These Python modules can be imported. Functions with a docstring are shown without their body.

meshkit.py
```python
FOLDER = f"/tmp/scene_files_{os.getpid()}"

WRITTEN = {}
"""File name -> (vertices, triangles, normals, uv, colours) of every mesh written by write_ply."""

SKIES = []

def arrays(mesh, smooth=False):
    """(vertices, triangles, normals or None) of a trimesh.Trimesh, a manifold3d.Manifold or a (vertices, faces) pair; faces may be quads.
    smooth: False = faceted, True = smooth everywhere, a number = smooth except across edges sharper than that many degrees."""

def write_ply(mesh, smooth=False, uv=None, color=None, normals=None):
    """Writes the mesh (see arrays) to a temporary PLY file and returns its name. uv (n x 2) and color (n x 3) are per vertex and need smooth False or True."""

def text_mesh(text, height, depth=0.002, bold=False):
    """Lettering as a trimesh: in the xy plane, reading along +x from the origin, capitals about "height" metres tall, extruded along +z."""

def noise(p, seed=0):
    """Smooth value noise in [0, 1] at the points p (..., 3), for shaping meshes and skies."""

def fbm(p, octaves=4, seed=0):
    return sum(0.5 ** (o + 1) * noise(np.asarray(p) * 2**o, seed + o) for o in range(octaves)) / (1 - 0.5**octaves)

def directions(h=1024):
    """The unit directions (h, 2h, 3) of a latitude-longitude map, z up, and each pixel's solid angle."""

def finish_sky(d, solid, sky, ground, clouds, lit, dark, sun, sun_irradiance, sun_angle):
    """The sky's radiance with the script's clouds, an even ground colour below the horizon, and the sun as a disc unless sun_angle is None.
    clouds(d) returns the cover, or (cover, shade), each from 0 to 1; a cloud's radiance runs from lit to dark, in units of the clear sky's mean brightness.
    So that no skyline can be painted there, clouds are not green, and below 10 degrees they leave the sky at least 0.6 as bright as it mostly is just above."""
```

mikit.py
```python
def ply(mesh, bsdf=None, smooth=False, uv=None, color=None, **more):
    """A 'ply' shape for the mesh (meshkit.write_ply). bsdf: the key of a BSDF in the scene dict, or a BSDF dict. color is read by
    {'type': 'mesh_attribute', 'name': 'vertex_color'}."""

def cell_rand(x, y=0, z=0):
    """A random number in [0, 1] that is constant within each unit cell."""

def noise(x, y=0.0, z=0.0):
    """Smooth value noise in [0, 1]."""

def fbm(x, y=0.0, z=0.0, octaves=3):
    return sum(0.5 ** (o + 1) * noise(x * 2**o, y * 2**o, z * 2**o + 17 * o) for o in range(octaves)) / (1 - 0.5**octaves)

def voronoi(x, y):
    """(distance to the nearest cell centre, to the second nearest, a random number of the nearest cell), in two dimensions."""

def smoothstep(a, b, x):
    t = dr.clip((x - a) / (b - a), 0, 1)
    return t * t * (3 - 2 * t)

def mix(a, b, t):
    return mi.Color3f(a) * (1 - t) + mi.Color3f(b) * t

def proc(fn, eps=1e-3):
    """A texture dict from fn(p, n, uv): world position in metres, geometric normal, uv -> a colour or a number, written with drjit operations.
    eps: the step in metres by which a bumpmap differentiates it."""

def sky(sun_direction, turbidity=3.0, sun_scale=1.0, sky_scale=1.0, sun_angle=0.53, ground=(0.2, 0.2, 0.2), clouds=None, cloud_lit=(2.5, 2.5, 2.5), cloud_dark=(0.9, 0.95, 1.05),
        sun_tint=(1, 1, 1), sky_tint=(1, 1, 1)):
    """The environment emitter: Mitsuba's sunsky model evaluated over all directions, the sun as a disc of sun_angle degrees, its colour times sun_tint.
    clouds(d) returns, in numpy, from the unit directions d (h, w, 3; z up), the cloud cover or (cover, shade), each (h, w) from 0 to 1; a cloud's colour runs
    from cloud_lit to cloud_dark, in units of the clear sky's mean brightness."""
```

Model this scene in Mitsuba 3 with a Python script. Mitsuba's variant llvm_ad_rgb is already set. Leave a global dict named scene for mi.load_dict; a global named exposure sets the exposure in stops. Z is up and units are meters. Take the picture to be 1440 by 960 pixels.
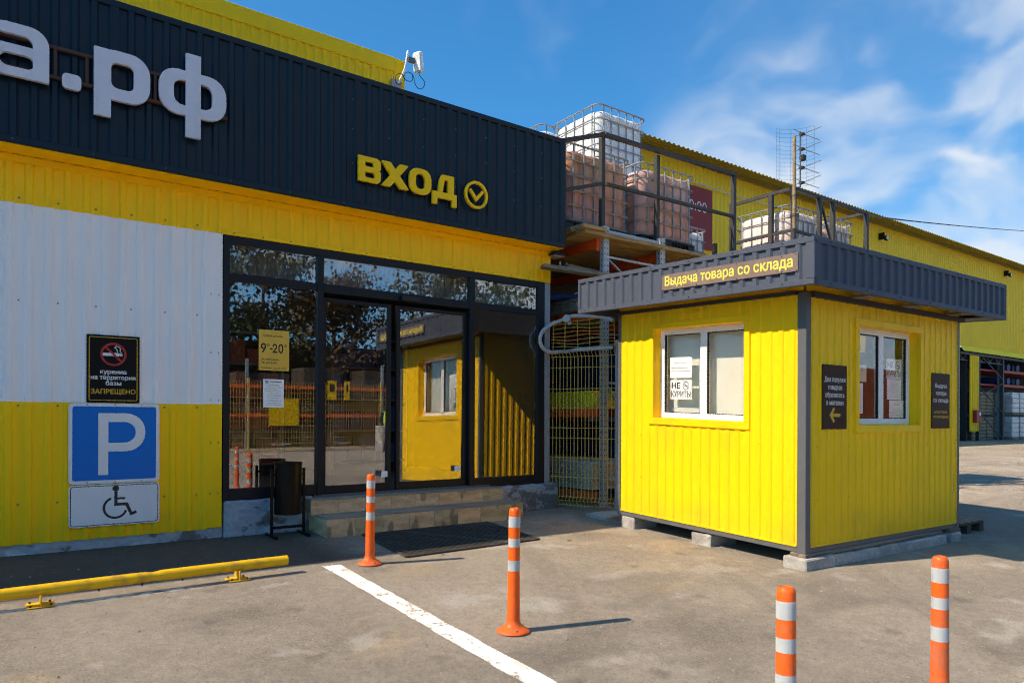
import math, random
import numpy as np, trimesh, drjit as dr, mitsuba as mi, mikit, meshkit
from mikit import noise, fbm, voronoi, cell_rand, smoothstep, mix, proc
from shapely.geometry import Polygon, LineString, Point, box as sbox, MultiPolygon
from shapely.ops import unary_union
from shapely import affinity
random.seed(7); rng = np.random.default_rng(7)
ST = mi.ScalarTransform4f

# ---------------------------------------------------------------- camera, sky, exposure
F_PX, V0, YAW, ROLL, EYE = 1001.85, 589.11, 0.6346, 0.0039, 1.1382
exposure = 2.88
scene, labels = {}, {}
_f = np.array([math.sin(YAW), math.cos(YAW), 0.0]); _r = np.array([math.cos(YAW), -math.sin(YAW), 0.0])
_up = np.array([0, 0, 1.0]) - _r * math.tan(ROLL)
scene['camera'] = {'type': 'perspective', 'fov': math.degrees(2 * math.atan(720 / F_PX)), 'fov_axis': 'x', 'near_clip': 0.05, 'far_clip': 2000.0,
                   'principal_point_offset_y': -(V0 - 480) / 960,
                   'to_world': ST().look_at([0, 0, EYE], (np.array([0, 0, EYE]) + _f).tolist(), _up.tolist())}
SUN = np.array([-0.755, 0.185, 0.735])


def cirrus(d):
    x, y, z = d[..., 0], d[..., 1], d[..., 2]
    az = np.arctan2(x, y)
    B = np.array([[0.50, -0.84, -0.21], [-0.30, -0.20, 0.93], [0.81, 0.45, 0.37]])
    q = d @ B.T
    wob = np.stack([meshkit.fbm(d * 5.0 + 3.1 * k, 4, 40 + k) - 0.5 for k in range(3)], -1)
    st = meshkit.fbm((q + 0.20 * wob) * [3.2, 13.0, 9.0], 6, 5)
    st2 = meshkit.fbm((q + 0.26 * wob) * [7.0, 9.0, 7.0] + 9.0, 6, 17)
    soft = meshkit.fbm(d * [2.6, 2.6, 4.0] + 1.7, 4, 23)
    sm = lambda a, b, v: (lambda t: t * t * (3 - 2 * t))(np.clip((v - a) / (b - a), 0, 1))
    edge = az + 0.45 * (soft - 0.5)
    top = 0.36 + 0.22 * np.clip(az - 0.85, 0, 0.5)
    region = sm(0.76, 1.0, edge) * (1 - 0.88 * sm(-0.05, 0.07, z - top + 0.16 * (soft - 0.5)))
    wisps = sm(0.42, 0.72, st) * 0.55 + sm(0.45, 0.74, st2) * 0.45
    c = region * (0.24 * sm(0.25, 0.6, soft) + 1.9 * wisps ** 1.15 * sm(0.20, 0.50, soft)) + 0.16 * sm(0.45, 0.75, st2) * sm(0.45, 0.65, soft)
    return np.clip(c, 0, 0.85)


scene['sky_light'] = mikit.sky(SUN.tolist(), turbidity=3, sun_scale=0.57, clouds=cirrus, cloud_lit=(2.2, 2.35, 2.5), cloud_dark=(0.9, 0.95, 1.05), sky_scale=0.75, sky_tint=(0.30, 0.76, 0.96))

# ---------------------------------------------------------------- materials


def rgb(*c): return {'type': 'rgb', 'value': list(c)}


def bsdf(key, base, rough=0.5, metallic=0.0, spec=0.3, bump=None, bump_scale=1.0, **more):
    b = {'type': 'principled', 'base_color': base if isinstance(base, dict) else rgb(*base), 'roughness': rough if isinstance(rough, (float, dict)) else float(rough), 'metallic': float(metallic), 'specular': float(spec), **more}
    if bump is not None:
        b = {'type': 'bumpmap', 'arbitrary': bump, 'scale': float(bump_scale), 'bsdf': b}
    scene[key] = {'type': 'twosided', 'bsdf': b}
    return key


def dirty(c, dirt, amount=0.25, s=2.0, streak=14.0, base_z=None):
    c0, c1 = mi.Color3f(*c), mi.Color3f(*dirt)

    def fn(p, n, uv):
        h = p.x * 0.83 + p.y * 0.55
        a = fbm(h * streak, p.z * 0.8, 3.0, 3) * 0.6 + fbm(p.x * s, p.y * s, p.z * s, 3) * 0.5
        k = smoothstep(0.5, 0.85, a) * amount
        if base_z is not None:
            k = k + smoothstep(0.45, 0.0, p.z - base_z) * 0.75 * fbm(h * 5.0, p.z * 4.0, 1.0, 3)
        v = 0.94 + 0.12 * fbm(p.x * 0.9, p.y * 0.9, p.z * 0.9, 2)
        return mix(c0, c1, dr.clip(k, 0, 1)) * v
    return proc(fn)


def canning(p, n, uv): return fbm(p.x * 2.2 + p.y * 1.7, p.z * 1.6, p.y * 0.6, 2)


CAN = proc(canning, eps=0.02)
bsdf('yellow_cladding', dirty((0.98, 0.605, 0.002), (0.78, 0.49, 0.01), 0.16, base_z=0.1), 0.42, spec=0.22, bump=CAN, bump_scale=0.012)
bsdf('white_cladding', dirty((0.84, 0.83, 0.83), (0.70, 0.67, 0.60), 0.14), 0.42, bump=CAN, bump_scale=0.012)
bsdf('kiosk_yellow', dirty((0.98, 0.61, 0.003), (0.66, 0.43, 0.02), 0.30, base_z=0.02), 0.45, spec=0.2, bump=CAN, bump_scale=0.008)
bsdf('hall_yellow', dirty((0.97, 0.585, 0.003), (0.76, 0.48, 0.02), 0.15), 0.42, spec=0.2, bump=CAN, bump_scale=0.012)
bsdf('warehouse_yellow', dirty((0.96, 0.62, 0.03), (0.78, 0.53, 0.05), 0.25, s=0.6, streak=3.0), 0.5, spec=0.15)
bsdf('flashing_yellow', (0.95, 0.72, 0.08), 0.9, spec=0.0)
bsdf('warehouse_roof', (0.30, 0.25, 0.06), 0.5)
bsdf('navy_cladding', dirty((0.0025, 0.0125, 0.026), (0.012, 0.020, 0.030), 0.18), 0.42, spec=0.28, bump=CAN, bump_scale=0.01)
bsdf('grey_cladding', dirty((0.080, 0.094, 0.130), (0.12, 0.125, 0.14), 0.15), 0.5, spec=0.12, bump=CAN, bump_scale=0.008)
bsdf('grey_steel', dirty((0.11, 0.115, 0.125), (0.20, 0.15, 0.11), 0.22), 0.45)
bsdf('dark_frame', (0.012, 0.0145, 0.019), 0.4, spec=0.2)
bsdf('black_paint', (0.006, 0.006, 0.006), 0.22, spec=0.14)
bsdf('black_plastic', (0.018, 0.019, 0.022), 0.5)
bsdf('mat_rubber', dirty((0.050, 0.047, 0.043), (0.13, 0.115, 0.095), 0.5, s=9.0), 0.7)
bsdf('pale_post', dirty((0.30, 0.32, 0.34), (0.2, 0.18, 0.15), 0.25), 0.4)
bsdf('white_pvc', (0.82, 0.82, 0.82), 0.3)
bsdf('galvanised', dirty((0.30, 0.32, 0.34), (0.20, 0.20, 0.20), 0.4, s=9.0), 0.45, metallic=0.4)
bsdf('galvanised_blue', dirty((0.36, 0.42, 0.48), (0.28, 0.28, 0.28), 0.4, s=9.0), 0.45, metallic=0.3)
bsdf('rack_orange', dirty((0.75, 0.11, 0.02), (0.22, 0.06, 0.03), 0.35), 0.45)
bsdf('rack_red', dirty((0.36, 0.04, 0.025), (0.18, 0.05, 0.03), 0.35), 0.5)
bsdf('rail_grey', dirty((0.055, 0.055, 0.058), (0.12, 0.09, 0.07), 0.2), 0.5, spec=0.2)
bsdf('yellow_pipe', dirty((0.84, 0.49, 0.008), (0.30, 0.17, 0.05), 0.55, s=14.0), 0.4)
bsdf('fence_yellow', dirty((0.72, 0.48, 0.11), (0.45, 0.32, 0.12), 0.3), 0.45)
bsdf('hose_grey', (0.46, 0.47, 0.48), 0.55)
bsdf('white_paint', dirty((0.80, 0.80, 0.78), (0.5, 0.48, 0.44), 0.15), 0.4)
bsdf('letter_white', dirty((0.62, 0.62, 0.70), (0.45, 0.43, 0.42), 0.25), 0.45)
bsdf('letter_yellow', (0.90, 0.57, 0.004), 0.45, spec=0.2)
bsdf('rust', dirty((0.07, 0.04, 0.03), (0.15, 0.06, 0.03), 0.5), 0.7)
bsdf('sign_black', (0.010, 0.008, 0.008), 0.45, spec=0.12)
bsdf('sign_gold', (0.62, 0.38, 0.03), 0.4)
bsdf('sign_red', (0.42, 0.035, 0.035), 0.4)
bsdf('sign_white', dirty((0.74, 0.74, 0.75), (0.5, 0.5, 0.5), 0.15), 0.35)
bsdf('sign_blue', dirty((0.003, 0.155, 0.56), (0.02, 0.14, 0.42), 0.2), 0.35, spec=0.25)
bsdf('sign_brown', (0.048, 0.022, 0.014), 0.5, spec=0.12)
bsdf('sign_brown_lit', dirty((0.20, 0.145, 0.125), (0.28, 0.22, 0.2), 0.2), 0.55)
bsdf('sign_lemon', (0.78, 0.66, 0.10), 0.4)
bsdf('red_board', (0.26, 0.022, 0.025), 0.5)
bsdf('paper', (0.86, 0.86, 0.85), 0.6)
bsdf('paper_cream', (0.72, 0.62, 0.42), 0.6)
bsdf('poster_yellow', (0.72, 0.44, 0.06), 0.5)
bsdf('ink', (0.03, 0.03, 0.03), 0.6)
bsdf('ink_grey', (0.32, 0.32, 0.32), 0.6)
bsdf('bollard_orange', dirty((0.88, 0.125, 0.010), (0.45, 0.16, 0.09), 0.7, s=18.0, base_z=-0.2), 0.42)
bsdf('reflective_white', dirty((0.46, 0.48, 0.50), (0.30, 0.30, 0.30), 0.5, s=16.0, streak=60.0), 0.35)
bsdf('tank_white', (0.86, 0.86, 0.84), 0.4)
bsdf('interior_dark', (0.055, 0.05, 0.048), 0.7)
bsdf('interior_floor', (0.16, 0.15, 0.14), 0.35)
bsdf('interior_light', (0.16, 0.16, 0.16), 0.8)
bsdf('blind', dirty((0.66, 0.66, 0.58), (0.45, 0.45, 0.4), 0.2), 0.8)
bsdf('goods_red', dirty((0.20, 0.035, 0.03), (0.1, 0.03, 0.03), 0.4, s=5.0), 0.5)
bsdf('goods_yellow', dirty((0.85, 0.72, 0.03), (0.55, 0.48, 0.06), 0.4, s=6.0), 0.5)
bsdf('goods_blue', dirty((0.02, 0.05, 0.16), (0.05, 0.06, 0.1), 0.4, s=6.0), 0.5)
bsdf('plastic_wrap', dirty((0.62, 0.52, 0.50), (0.40, 0.33, 0.31), 0.5, s=3.0, streak=4.0), 0.25)
bsdf('sack_brown', dirty((0.30, 0.24, 0.15), (0.18, 0.14, 0.10), 0.5, s=4.0), 0.8)
bsdf('lamp_glass', (0.55, 0.56, 0.52), 0.2)
bsdf('bark', dirty((0.09, 0.07, 0.055), (0.04, 0.03, 0.025), 0.5, s=8.0), 0.9)
bsdf('black_cable', (0.02, 0.02, 0.02), 0.5)
bsdf('white_cable', (0.6, 0.6, 0.6), 0.5)
bsdf('hi_vis', (0.50, 0.75, 0.03), 0.6)
bsdf('dark_cloth', (0.02, 0.025, 0.045), 0.8)
bsdf('skin', (0.42, 0.25, 0.18), 0.5)
scene['pane_glass'] = {'type': 'thindielectric', 'int_ior': 2.5}
scene['kiosk_glass'] = {'type': 'thindielectric', 'int_ior': 1.75}
scene['window_glass'] = {'type': 'thindielectric', 'int_ior': 1.6}
for nm, c0, c1 in (('leaf_green', (0.05, 0.075, 0.018), 0.25), ('leaf_olive', (0.085, 0.075, 0.018), 0.25), ('leaf_rust', (0.11, 0.06, 0.02), 0.25)):
    scene[nm] = {'type': 'twosided', 'bsdf': {'type': 'principled', 'base_color': rgb(*c0), 'roughness': 0.6}}


def wood_fn(c0, c1):
    c0, c1 = mi.Color3f(*c0), mi.Color3f(*c1)

    def fn(p, n, uv):
        g = fbm(p.x * 3.0 + p.y * 40.0, p.z * 40.0, p.x * 1.2, 3)
        return mix(c0, c1, smoothstep(0.3, 0.75, g))
    return proc(fn)


bsdf('wood_pale', wood_fn((0.38, 0.28, 0.16), (0.22, 0.16, 0.09)), 0.75)
bsdf('wood_grey', wood_fn((0.26, 0.22, 0.17), (0.14, 0.115, 0.09)), 0.85)
bsdf('board_panel', wood_fn((0.66, 0.58, 0.46), (0.48, 0.42, 0.33)), 0.8)


def tank_fn(low, high, crust, z0, z1):
    low, high, crust = mi.Color3f(*low), mi.Color3f(*high), mi.Color3f(*crust)

    def fn(p, n, uv):
        t = (p.z - z0) / (z1 - z0)
        h = p.x * 0.9 + p.y * 0.8
        st = fbm(h * 11.0, p.z * 1.1, 2.0, 4)
        c = mix(low, high, smoothstep(0.2, 0.85, t + (st - 0.5) * 0.5))
        c = c * (0.45 + 1.1 * st)
        edge = t + (fbm(h * 26.0, p.z * 3.0, 4.0, 3) - 0.5) * 0.09
        return mix(c, crust, smoothstep(0.925, 0.955, edge))
    return proc(fn)


bsdf('tank_rust', tank_fn((0.50, 0.26, 0.22), (0.58, 0.30, 0.17), (0.30, 0.10, 0.075), 3.72, 4.72), 0.4)
bsdf('tank_plum', tank_fn((0.52, 0.28, 0.24), (0.58, 0.36, 0.32), (0.60, 0.47, 0.47), 3.72, 4.72), 0.4)
bsdf('tank_rose', tank_fn((0.74, 0.60, 0.58), (0.80, 0.66, 0.60), (0.74, 0.58, 0.50), 3.72, 4.72), 0.4)
bsdf('tank_peach', tank_fn((0.66, 0.46, 0.38), (0.70, 0.50, 0.40), (0.60, 0.36, 0.24), 3.72, 4.72), 0.4)


def ground_fn(p, n, uv):
    big = fbm(p.x * 0.35 + 3, p.y * 0.35, 0.0, 4)
    mid = fbm(p.x * 1.7, p.y * 1.7, 5.0, 4)
    fine = fbm(p.x * 22.0, p.y * 22.0, 2.0, 3)
    grain = noise(p.x * 120.0, p.y * 120.0, 1.0)
    d1, d2, r = voronoi(p.x * 46.0, p.y * 46.0)
    c = mix(mi.Color3f(0.170, 0.152, 0.134), mi.Color3f(0.245, 0.220, 0.192), smoothstep(0.25, 0.75, big * 0.55 + mid * 0.45))
    c = mix(c, mi.Color3f(0.30, 0.245, 0.165), smoothstep(0.60, 0.80, fbm(p.x * 1.1 + 9, p.y * 1.5, 7.0, 4)) * 0.5)
    c = mix(c, mi.Color3f(0.34, 0.335, 0.33), smoothstep(0.62, 0.78, fbm(p.x * 2.3 + 40, p.y * 2.9, 3.0, 4)) * 0.45)
    c = mix(c, mi.Color3f(0.10, 0.092, 0.085), smoothstep(0.60, 0.78, fbm(p.x * 0.8 + 21, p.y * 1.3 + 4, 1.0, 4)) * 0.45)
    for tx, ty, tr in ((-6.0, 9.5, 10.9), (-6.0, 9.5, 12.35), (13.5, -5.0, 9.6), (13.5, -5.0, 11.0)):
        q = dr.abs(dr.sqrt(dr.square(p.x - tx) + dr.square(p.y - ty)) - tr)
        c = c * (1 - 0.13 * smoothstep(0.13, 0.05, q) * smoothstep(0.35, 0.6, mid))
    patch = smoothstep(0.0, 0.02, 0.9 - dr.abs(p.x - 4.75)) * smoothstep(0.0, 0.02, 0.45 - dr.abs(p.y - 4.35 + 0.05 * p.x))
    c = mix(c, mi.Color3f(0.21, 0.19, 0.165), patch * 0.35)
    d1b, d2b, r_b = voronoi(p.x * 105.0, p.y * 105.0)
    c = c * (0.90 + 0.20 * r_b)
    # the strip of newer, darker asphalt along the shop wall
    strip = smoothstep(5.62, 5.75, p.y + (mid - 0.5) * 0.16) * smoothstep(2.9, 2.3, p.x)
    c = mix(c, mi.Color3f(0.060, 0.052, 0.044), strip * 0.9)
    # worn white edge line under the wheel stop, and pale scraped patches
    line = smoothstep(5.36, 5.40, p.y) * smoothstep(5.47, 5.43, p.y) * smoothstep(1.35, 1.1, p.x) * smoothstep(0.42, 0.6, fine * 0.5 + mid * 0.5 + 0.05)
    c = mix(c, mi.Color3f(0.62, 0.60, 0.57), line * 0.8)
    w = fbm(p.x * 3.0 + 5, p.y * 3.0, 9.0, 3) - 0.5
    crack = dr.abs(fbm(p.x * 0.55 + w * 0.25 + 31, p.y * 0.55 + w * 0.25, 8.0, 2) - 0.5)
    c = mix(c, mi.Color3f(0.075, 0.068, 0.06), smoothstep(0.006, 0.0015, crack) * smoothstep(0.5, 0.66, big) * 0.08)
    oil = smoothstep(0.17, 0.02, voronoi(p.x * 1.9 + 7, p.y * 1.9)[0] + (fine - 0.5) * 0.06) * smoothstep(0.55, 0.7, cell_rand(dr.floor(p.x * 1.9), dr.floor(p.y * 1.9), 4))
    c = mix(c, mi.Color3f(0.07, 0.063, 0.055), oil * 0.35)
    stone = smoothstep(0.32, 0.18, d1) * smoothstep(0.62, 0.9, r) * (1 - 0.8 * strip)
    c = mix(c, mi.Color3f(0.34, 0.31, 0.28), stone * 0.3)
    hole = smoothstep(0.30, 0.15, d1) * smoothstep(0.22, 0.08, r)
    c = c * (1 - 0.35 * hole)
    return c * mi.Color3f(1.10, 1.06, 0.99) * (0.78 + 0.28 * fine + 0.16 * grain)


def ground_bump(p, n, uv):
    d1, d2, r = voronoi(p.x * 46.0, p.y * 46.0)
    return 0.004 * fbm(p.x * 30.0, p.y * 30.0, 0.0, 3) + 0.0024 * smoothstep(0.5, 0.1, d1) * r + 0.012 * fbm(p.x * 2.0, p.y * 2.0, 4.0, 2)


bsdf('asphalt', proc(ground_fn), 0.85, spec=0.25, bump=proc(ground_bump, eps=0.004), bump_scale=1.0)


def line_fn(p, n, uv):
    a = fbm(p.x * 9.0, p.y * 9.0, 1.0, 4)
    b = fbm(p.x * 60.0, p.y * 60.0, 3.0, 3)
    c = mix(mi.Color3f(0.80, 0.79, 0.76), mi.Color3f(0.60, 0.56, 0.50), smoothstep(0.5, 0.8, a))
    c = mix(c, mi.Color3f(0.27, 0.23, 0.19), smoothstep(0.60, 0.69, b * 0.55 + a * 0.45))
    return mix(c, mi.Color3f(0.46, 0.38, 0.27), smoothstep(0.62, 0.8, fbm(p.x * 3.0 + 7, p.y * 3.0, 2.0, 3)) * 0.5)


bsdf('road_paint', proc(line_fn), 0.8, spec=0.2, bump=proc(ground_bump, eps=0.004), bump_scale=0.6)


def concrete_fn(p, n, uv):
    a = fbm(p.x * 5.0, p.y * 5.0, p.z * 5.0, 4)
    f = fbm(p.x * 40.0, p.y * 40.0, p.z * 40.0, 3)
    c = mix(mi.Color3f(0.44, 0.42, 0.39), mi.Color3f(0.30, 0.28, 0.26), smoothstep(0.35, 0.7, a))
    return c * (0.75 + 0.5 * f)


def concrete_bump(p, n, uv): return 0.010 * fbm(p.x * 35.0, p.y * 35.0, p.z * 35.0, 3)


CB = proc(concrete_bump, eps=0.004)
bsdf('concrete', proc(concrete_fn), 0.9, spec=0.2, bump=CB)


def plinth_fn(p, n, uv):
    a = fbm(p.x * 4.0 + 2, p.z * 7.0, p.y * 4.0, 4)
    f = fbm(p.x * 30.0, p.y * 30.0, p.z * 30.0, 3)
    c = mix(mi.Color3f(0.33, 0.36, 0.40), mi.Color3f(0.15, 0.145, 0.14), smoothstep(0.50, 0.60, a + (f - 0.5) * 0.3))
    c = mix(c, mi.Color3f(0.52, 0.54, 0.56), smoothstep(0.62, 0.72, fbm(p.x * 3.0 + 11, p.z * 5.0, 1.0, 4)) * 0.6)
    return c * (0.75 + 0.5 * f)


bsdf('plinth_paint', proc(plinth_fn), 0.85, spec=0.25, bump=CB)
TILES = []
for i, (c0, c1) in enumerate((((0.64, 0.44, 0.26), (0.48, 0.32, 0.18)), ((0.66, 0.46, 0.28), (0.48, 0.33, 0.19)), ((0.50, 0.39, 0.235), (0.35, 0.26, 0.15)))):
    def tile_fn(p, n, uv, c0=mi.Color3f(*c0), c1=mi.Color3f(*c1), i=i):
        a = fbm(p.x * 6.0 + 3 * i, p.y * 6.0, p.z * 14.0, 4)
        f = fbm(p.x * 60.0, p.y * 60.0, p.z * 60.0, 3)
        c = mix(c0, c1, smoothstep(0.35, 0.7, a)) * (0.8 + 0.4 * f)
        return mix(c, mi.Color3f(0.07, 0.055, 0.045), smoothstep(0.64, 0.76, fbm(p.x * 9.0, p.y * 5.0, p.z * 3.0 + i, 3)) * 0.6)
    TILES.append(bsdf(f'step_tile_{i}', proc(tile_fn), 0.55))

# ---------------------------------------------------------------- mesh helpers
COUNT = {}


def key_for(name):
    n = COUNT.get(name, 0); COUNT[name] = n + 1
    return name if n == 0 else f'{name}_{n:03d}'


def cat(ms):
    ms = [m for m in ms if m is not None and len(m.faces)]
    return trimesh.util.concatenate(ms) if len(ms) > 1 else ms[0]


def part(parent, name, mesh, mat, smooth=False, label=None, kind=None, **kw):
    key = key_for(f'{parent}__{name}')
    if isinstance(mesh, list): mesh = cat(mesh)
    scene[key] = mikit.ply(mesh, mat, smooth=smooth, **kw)
    if label or kind:
        labels[key] = {**({'label': label} if label else {}), **({'kind': kind} if kind else {})}
    return key


def thing(name, label, category, group=None, kind=None):
    key = key_for(name)
    labels[key] = {'label': label, 'category': category}
    if group: labels[key]['group'] = group
    if kind: labels[key]['kind'] = kind
    return key


def single(name, mesh, mat, label, category, group=None, kind=None, smooth=False):
    key = thing(name, label, category, group, kind)
    if isinstance(mesh, list): mesh = cat(mesh)
    scene[key] = mikit.ply(mesh, mat, smooth=smooth)
    return key


def struct(name, mesh, mat, smooth=False, kind='structure', label=None):
    key = key_for(name)
    if isinstance(mesh, list): mesh = cat(mesh)
    scene[key] = mikit.ply(mesh, mat, smooth=smooth)
    labels[key] = {'kind': kind, **({'label': label} if label else {})}
    return key


def tm(v, f): return trimesh.Trimesh(np.asarray(v, float), np.asarray(f, int), process=False)


BOXF = np.array([[0, 2, 1], [0, 3, 2], [4, 5, 6], [4, 6, 7], [0, 1, 5], [0, 5, 4], [1, 2, 6], [1, 6, 5], [2, 3, 7], [2, 7, 6], [3, 0, 4], [3, 4, 7]])


def bx(x0, x1, y0, y1, z0, z1):
    x0, x1 = sorted((x0, x1)); y0, y1 = sorted((y0, y1)); z0, z1 = sorted((z0, z1))
    return tm([[x0, y0, z0], [x1, y0, z0], [x1, y1, z0], [x0, y1, z0], [x0, y0, z1], [x1, y0, z1], [x1, y1, z1], [x0, y1, z1]], BOXF)


def cbx(x0, x1, y0, y1, z0, z1, c=0.004):
    """box with chamfered edges"""
    x0, x1 = sorted((x0, x1)); y0, y1 = sorted((y0, y1)); z0, z1 = sorted((z0, z1))
    P = []
    for sx, xa in ((1, x0), (-1, x1)):
        for sy, ya in ((1, y0), (-1, y1)):
            for sz, za in ((1, z0), (-1, z1)):
                P += [[xa, ya + sy * c, za + sz * c], [xa + sx * c, ya, za + sz * c], [xa + sx * c, ya + sy * c, za]]
    return trimesh.convex.convex_hull(np.array(P))


def tube(path, r, n=8, closed=False, caps=True):
    path = np.asarray(path, float); m = len(path)
    if closed: tang = np.roll(path, -1, 0) - np.roll(path, 1, 0)
    else: tang = np.gradient(path, axis=0)
    tang /= np.linalg.norm(tang, axis=1, keepdims=True) + 1e-12
    up = np.array([0, 0, 1.0]) if abs(tang[0][2]) < 0.9 else np.array([1.0, 0, 0])
    u = np.cross(tang[0], up); u /= np.linalg.norm(u)
    V = []; rr = np.broadcast_to(r, (m,))
    a = np.arange(n) * 2 * np.pi / n
    for i in range(m):
        u = u - tang[i] * (u @ tang[i]); u /= np.linalg.norm(u) + 1e-12
        w = np.cross(tang[i], u)
        V.append(path[i] + rr[i] * (np.cos(a)[:, None] * u + np.sin(a)[:, None] * w))
    V = np.vstack(V); Fc = []
    for i in range(m if closed else m - 1):
        j = (i + 1) % m
        for k in range(n):
            k2 = (k + 1) % n
            Fc += [[i * n + k, j * n + k2, j * n + k], [i * n + k, i * n + k2, j * n + k2]]
    if caps and not closed:
        V = np.vstack([V, path[:1], path[-1:]]); c0, c1 = m * n, m * n + 1
        for k in range(n):
            k2 = (k + 1) % n
            Fc += [[c0, k2, k], [c1, (m - 1) * n + k, (m - 1) * n + k2]]
    return tm(V, Fc)


def bar(a, b, w, h=None):
    """square bar from a to b"""
    a, b = np.asarray(a, float), np.asarray(b, float); h = h or w
    t = b - a; t = t / np.linalg.norm(t)
    up = np.array([0, 0, 1.0]) if abs(t[2]) < 0.95 else np.array([0, 1.0, 0])
    u = np.cross(t, up); u /= np.linalg.norm(u); v = np.cross(u, t)
    c = [(-w / 2, -h / 2), (w / 2, -h / 2), (w / 2, h / 2), (-w / 2, h / 2)]
    return tm([a + u * p + v * q for p, q in c] + [b + u * p + v * q for p, q in c], BOXF[:, ::-1])


def lathe(prof, n=24, at=(0, 0, 0)):
    prof = np.asarray(prof, float); m = len(prof); a = np.arange(n) * 2 * np.pi / n
    V = np.vstack([np.stack([r * np.cos(a), r * np.sin(a), np.full(n, z)], 1) for r, z in prof]) + np.asarray(at)
    Fc = []
    for i in range(m - 1):
        for k in range(n):
            k2 = (k + 1) % n
            Fc += [[i * n + k, i * n + k2, (i + 1) * n + k2], [i * n + k, (i + 1) * n + k2, (i + 1) * n + k]]
    return tm(V, Fc)


def poly_mesh(poly, depth):
    gs = getattr(poly, 'geoms', [poly])
    return cat([trimesh.creation.extrude_polygon(g, depth, engine='earcut') for g in gs if g.area > 1e-9])


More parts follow.
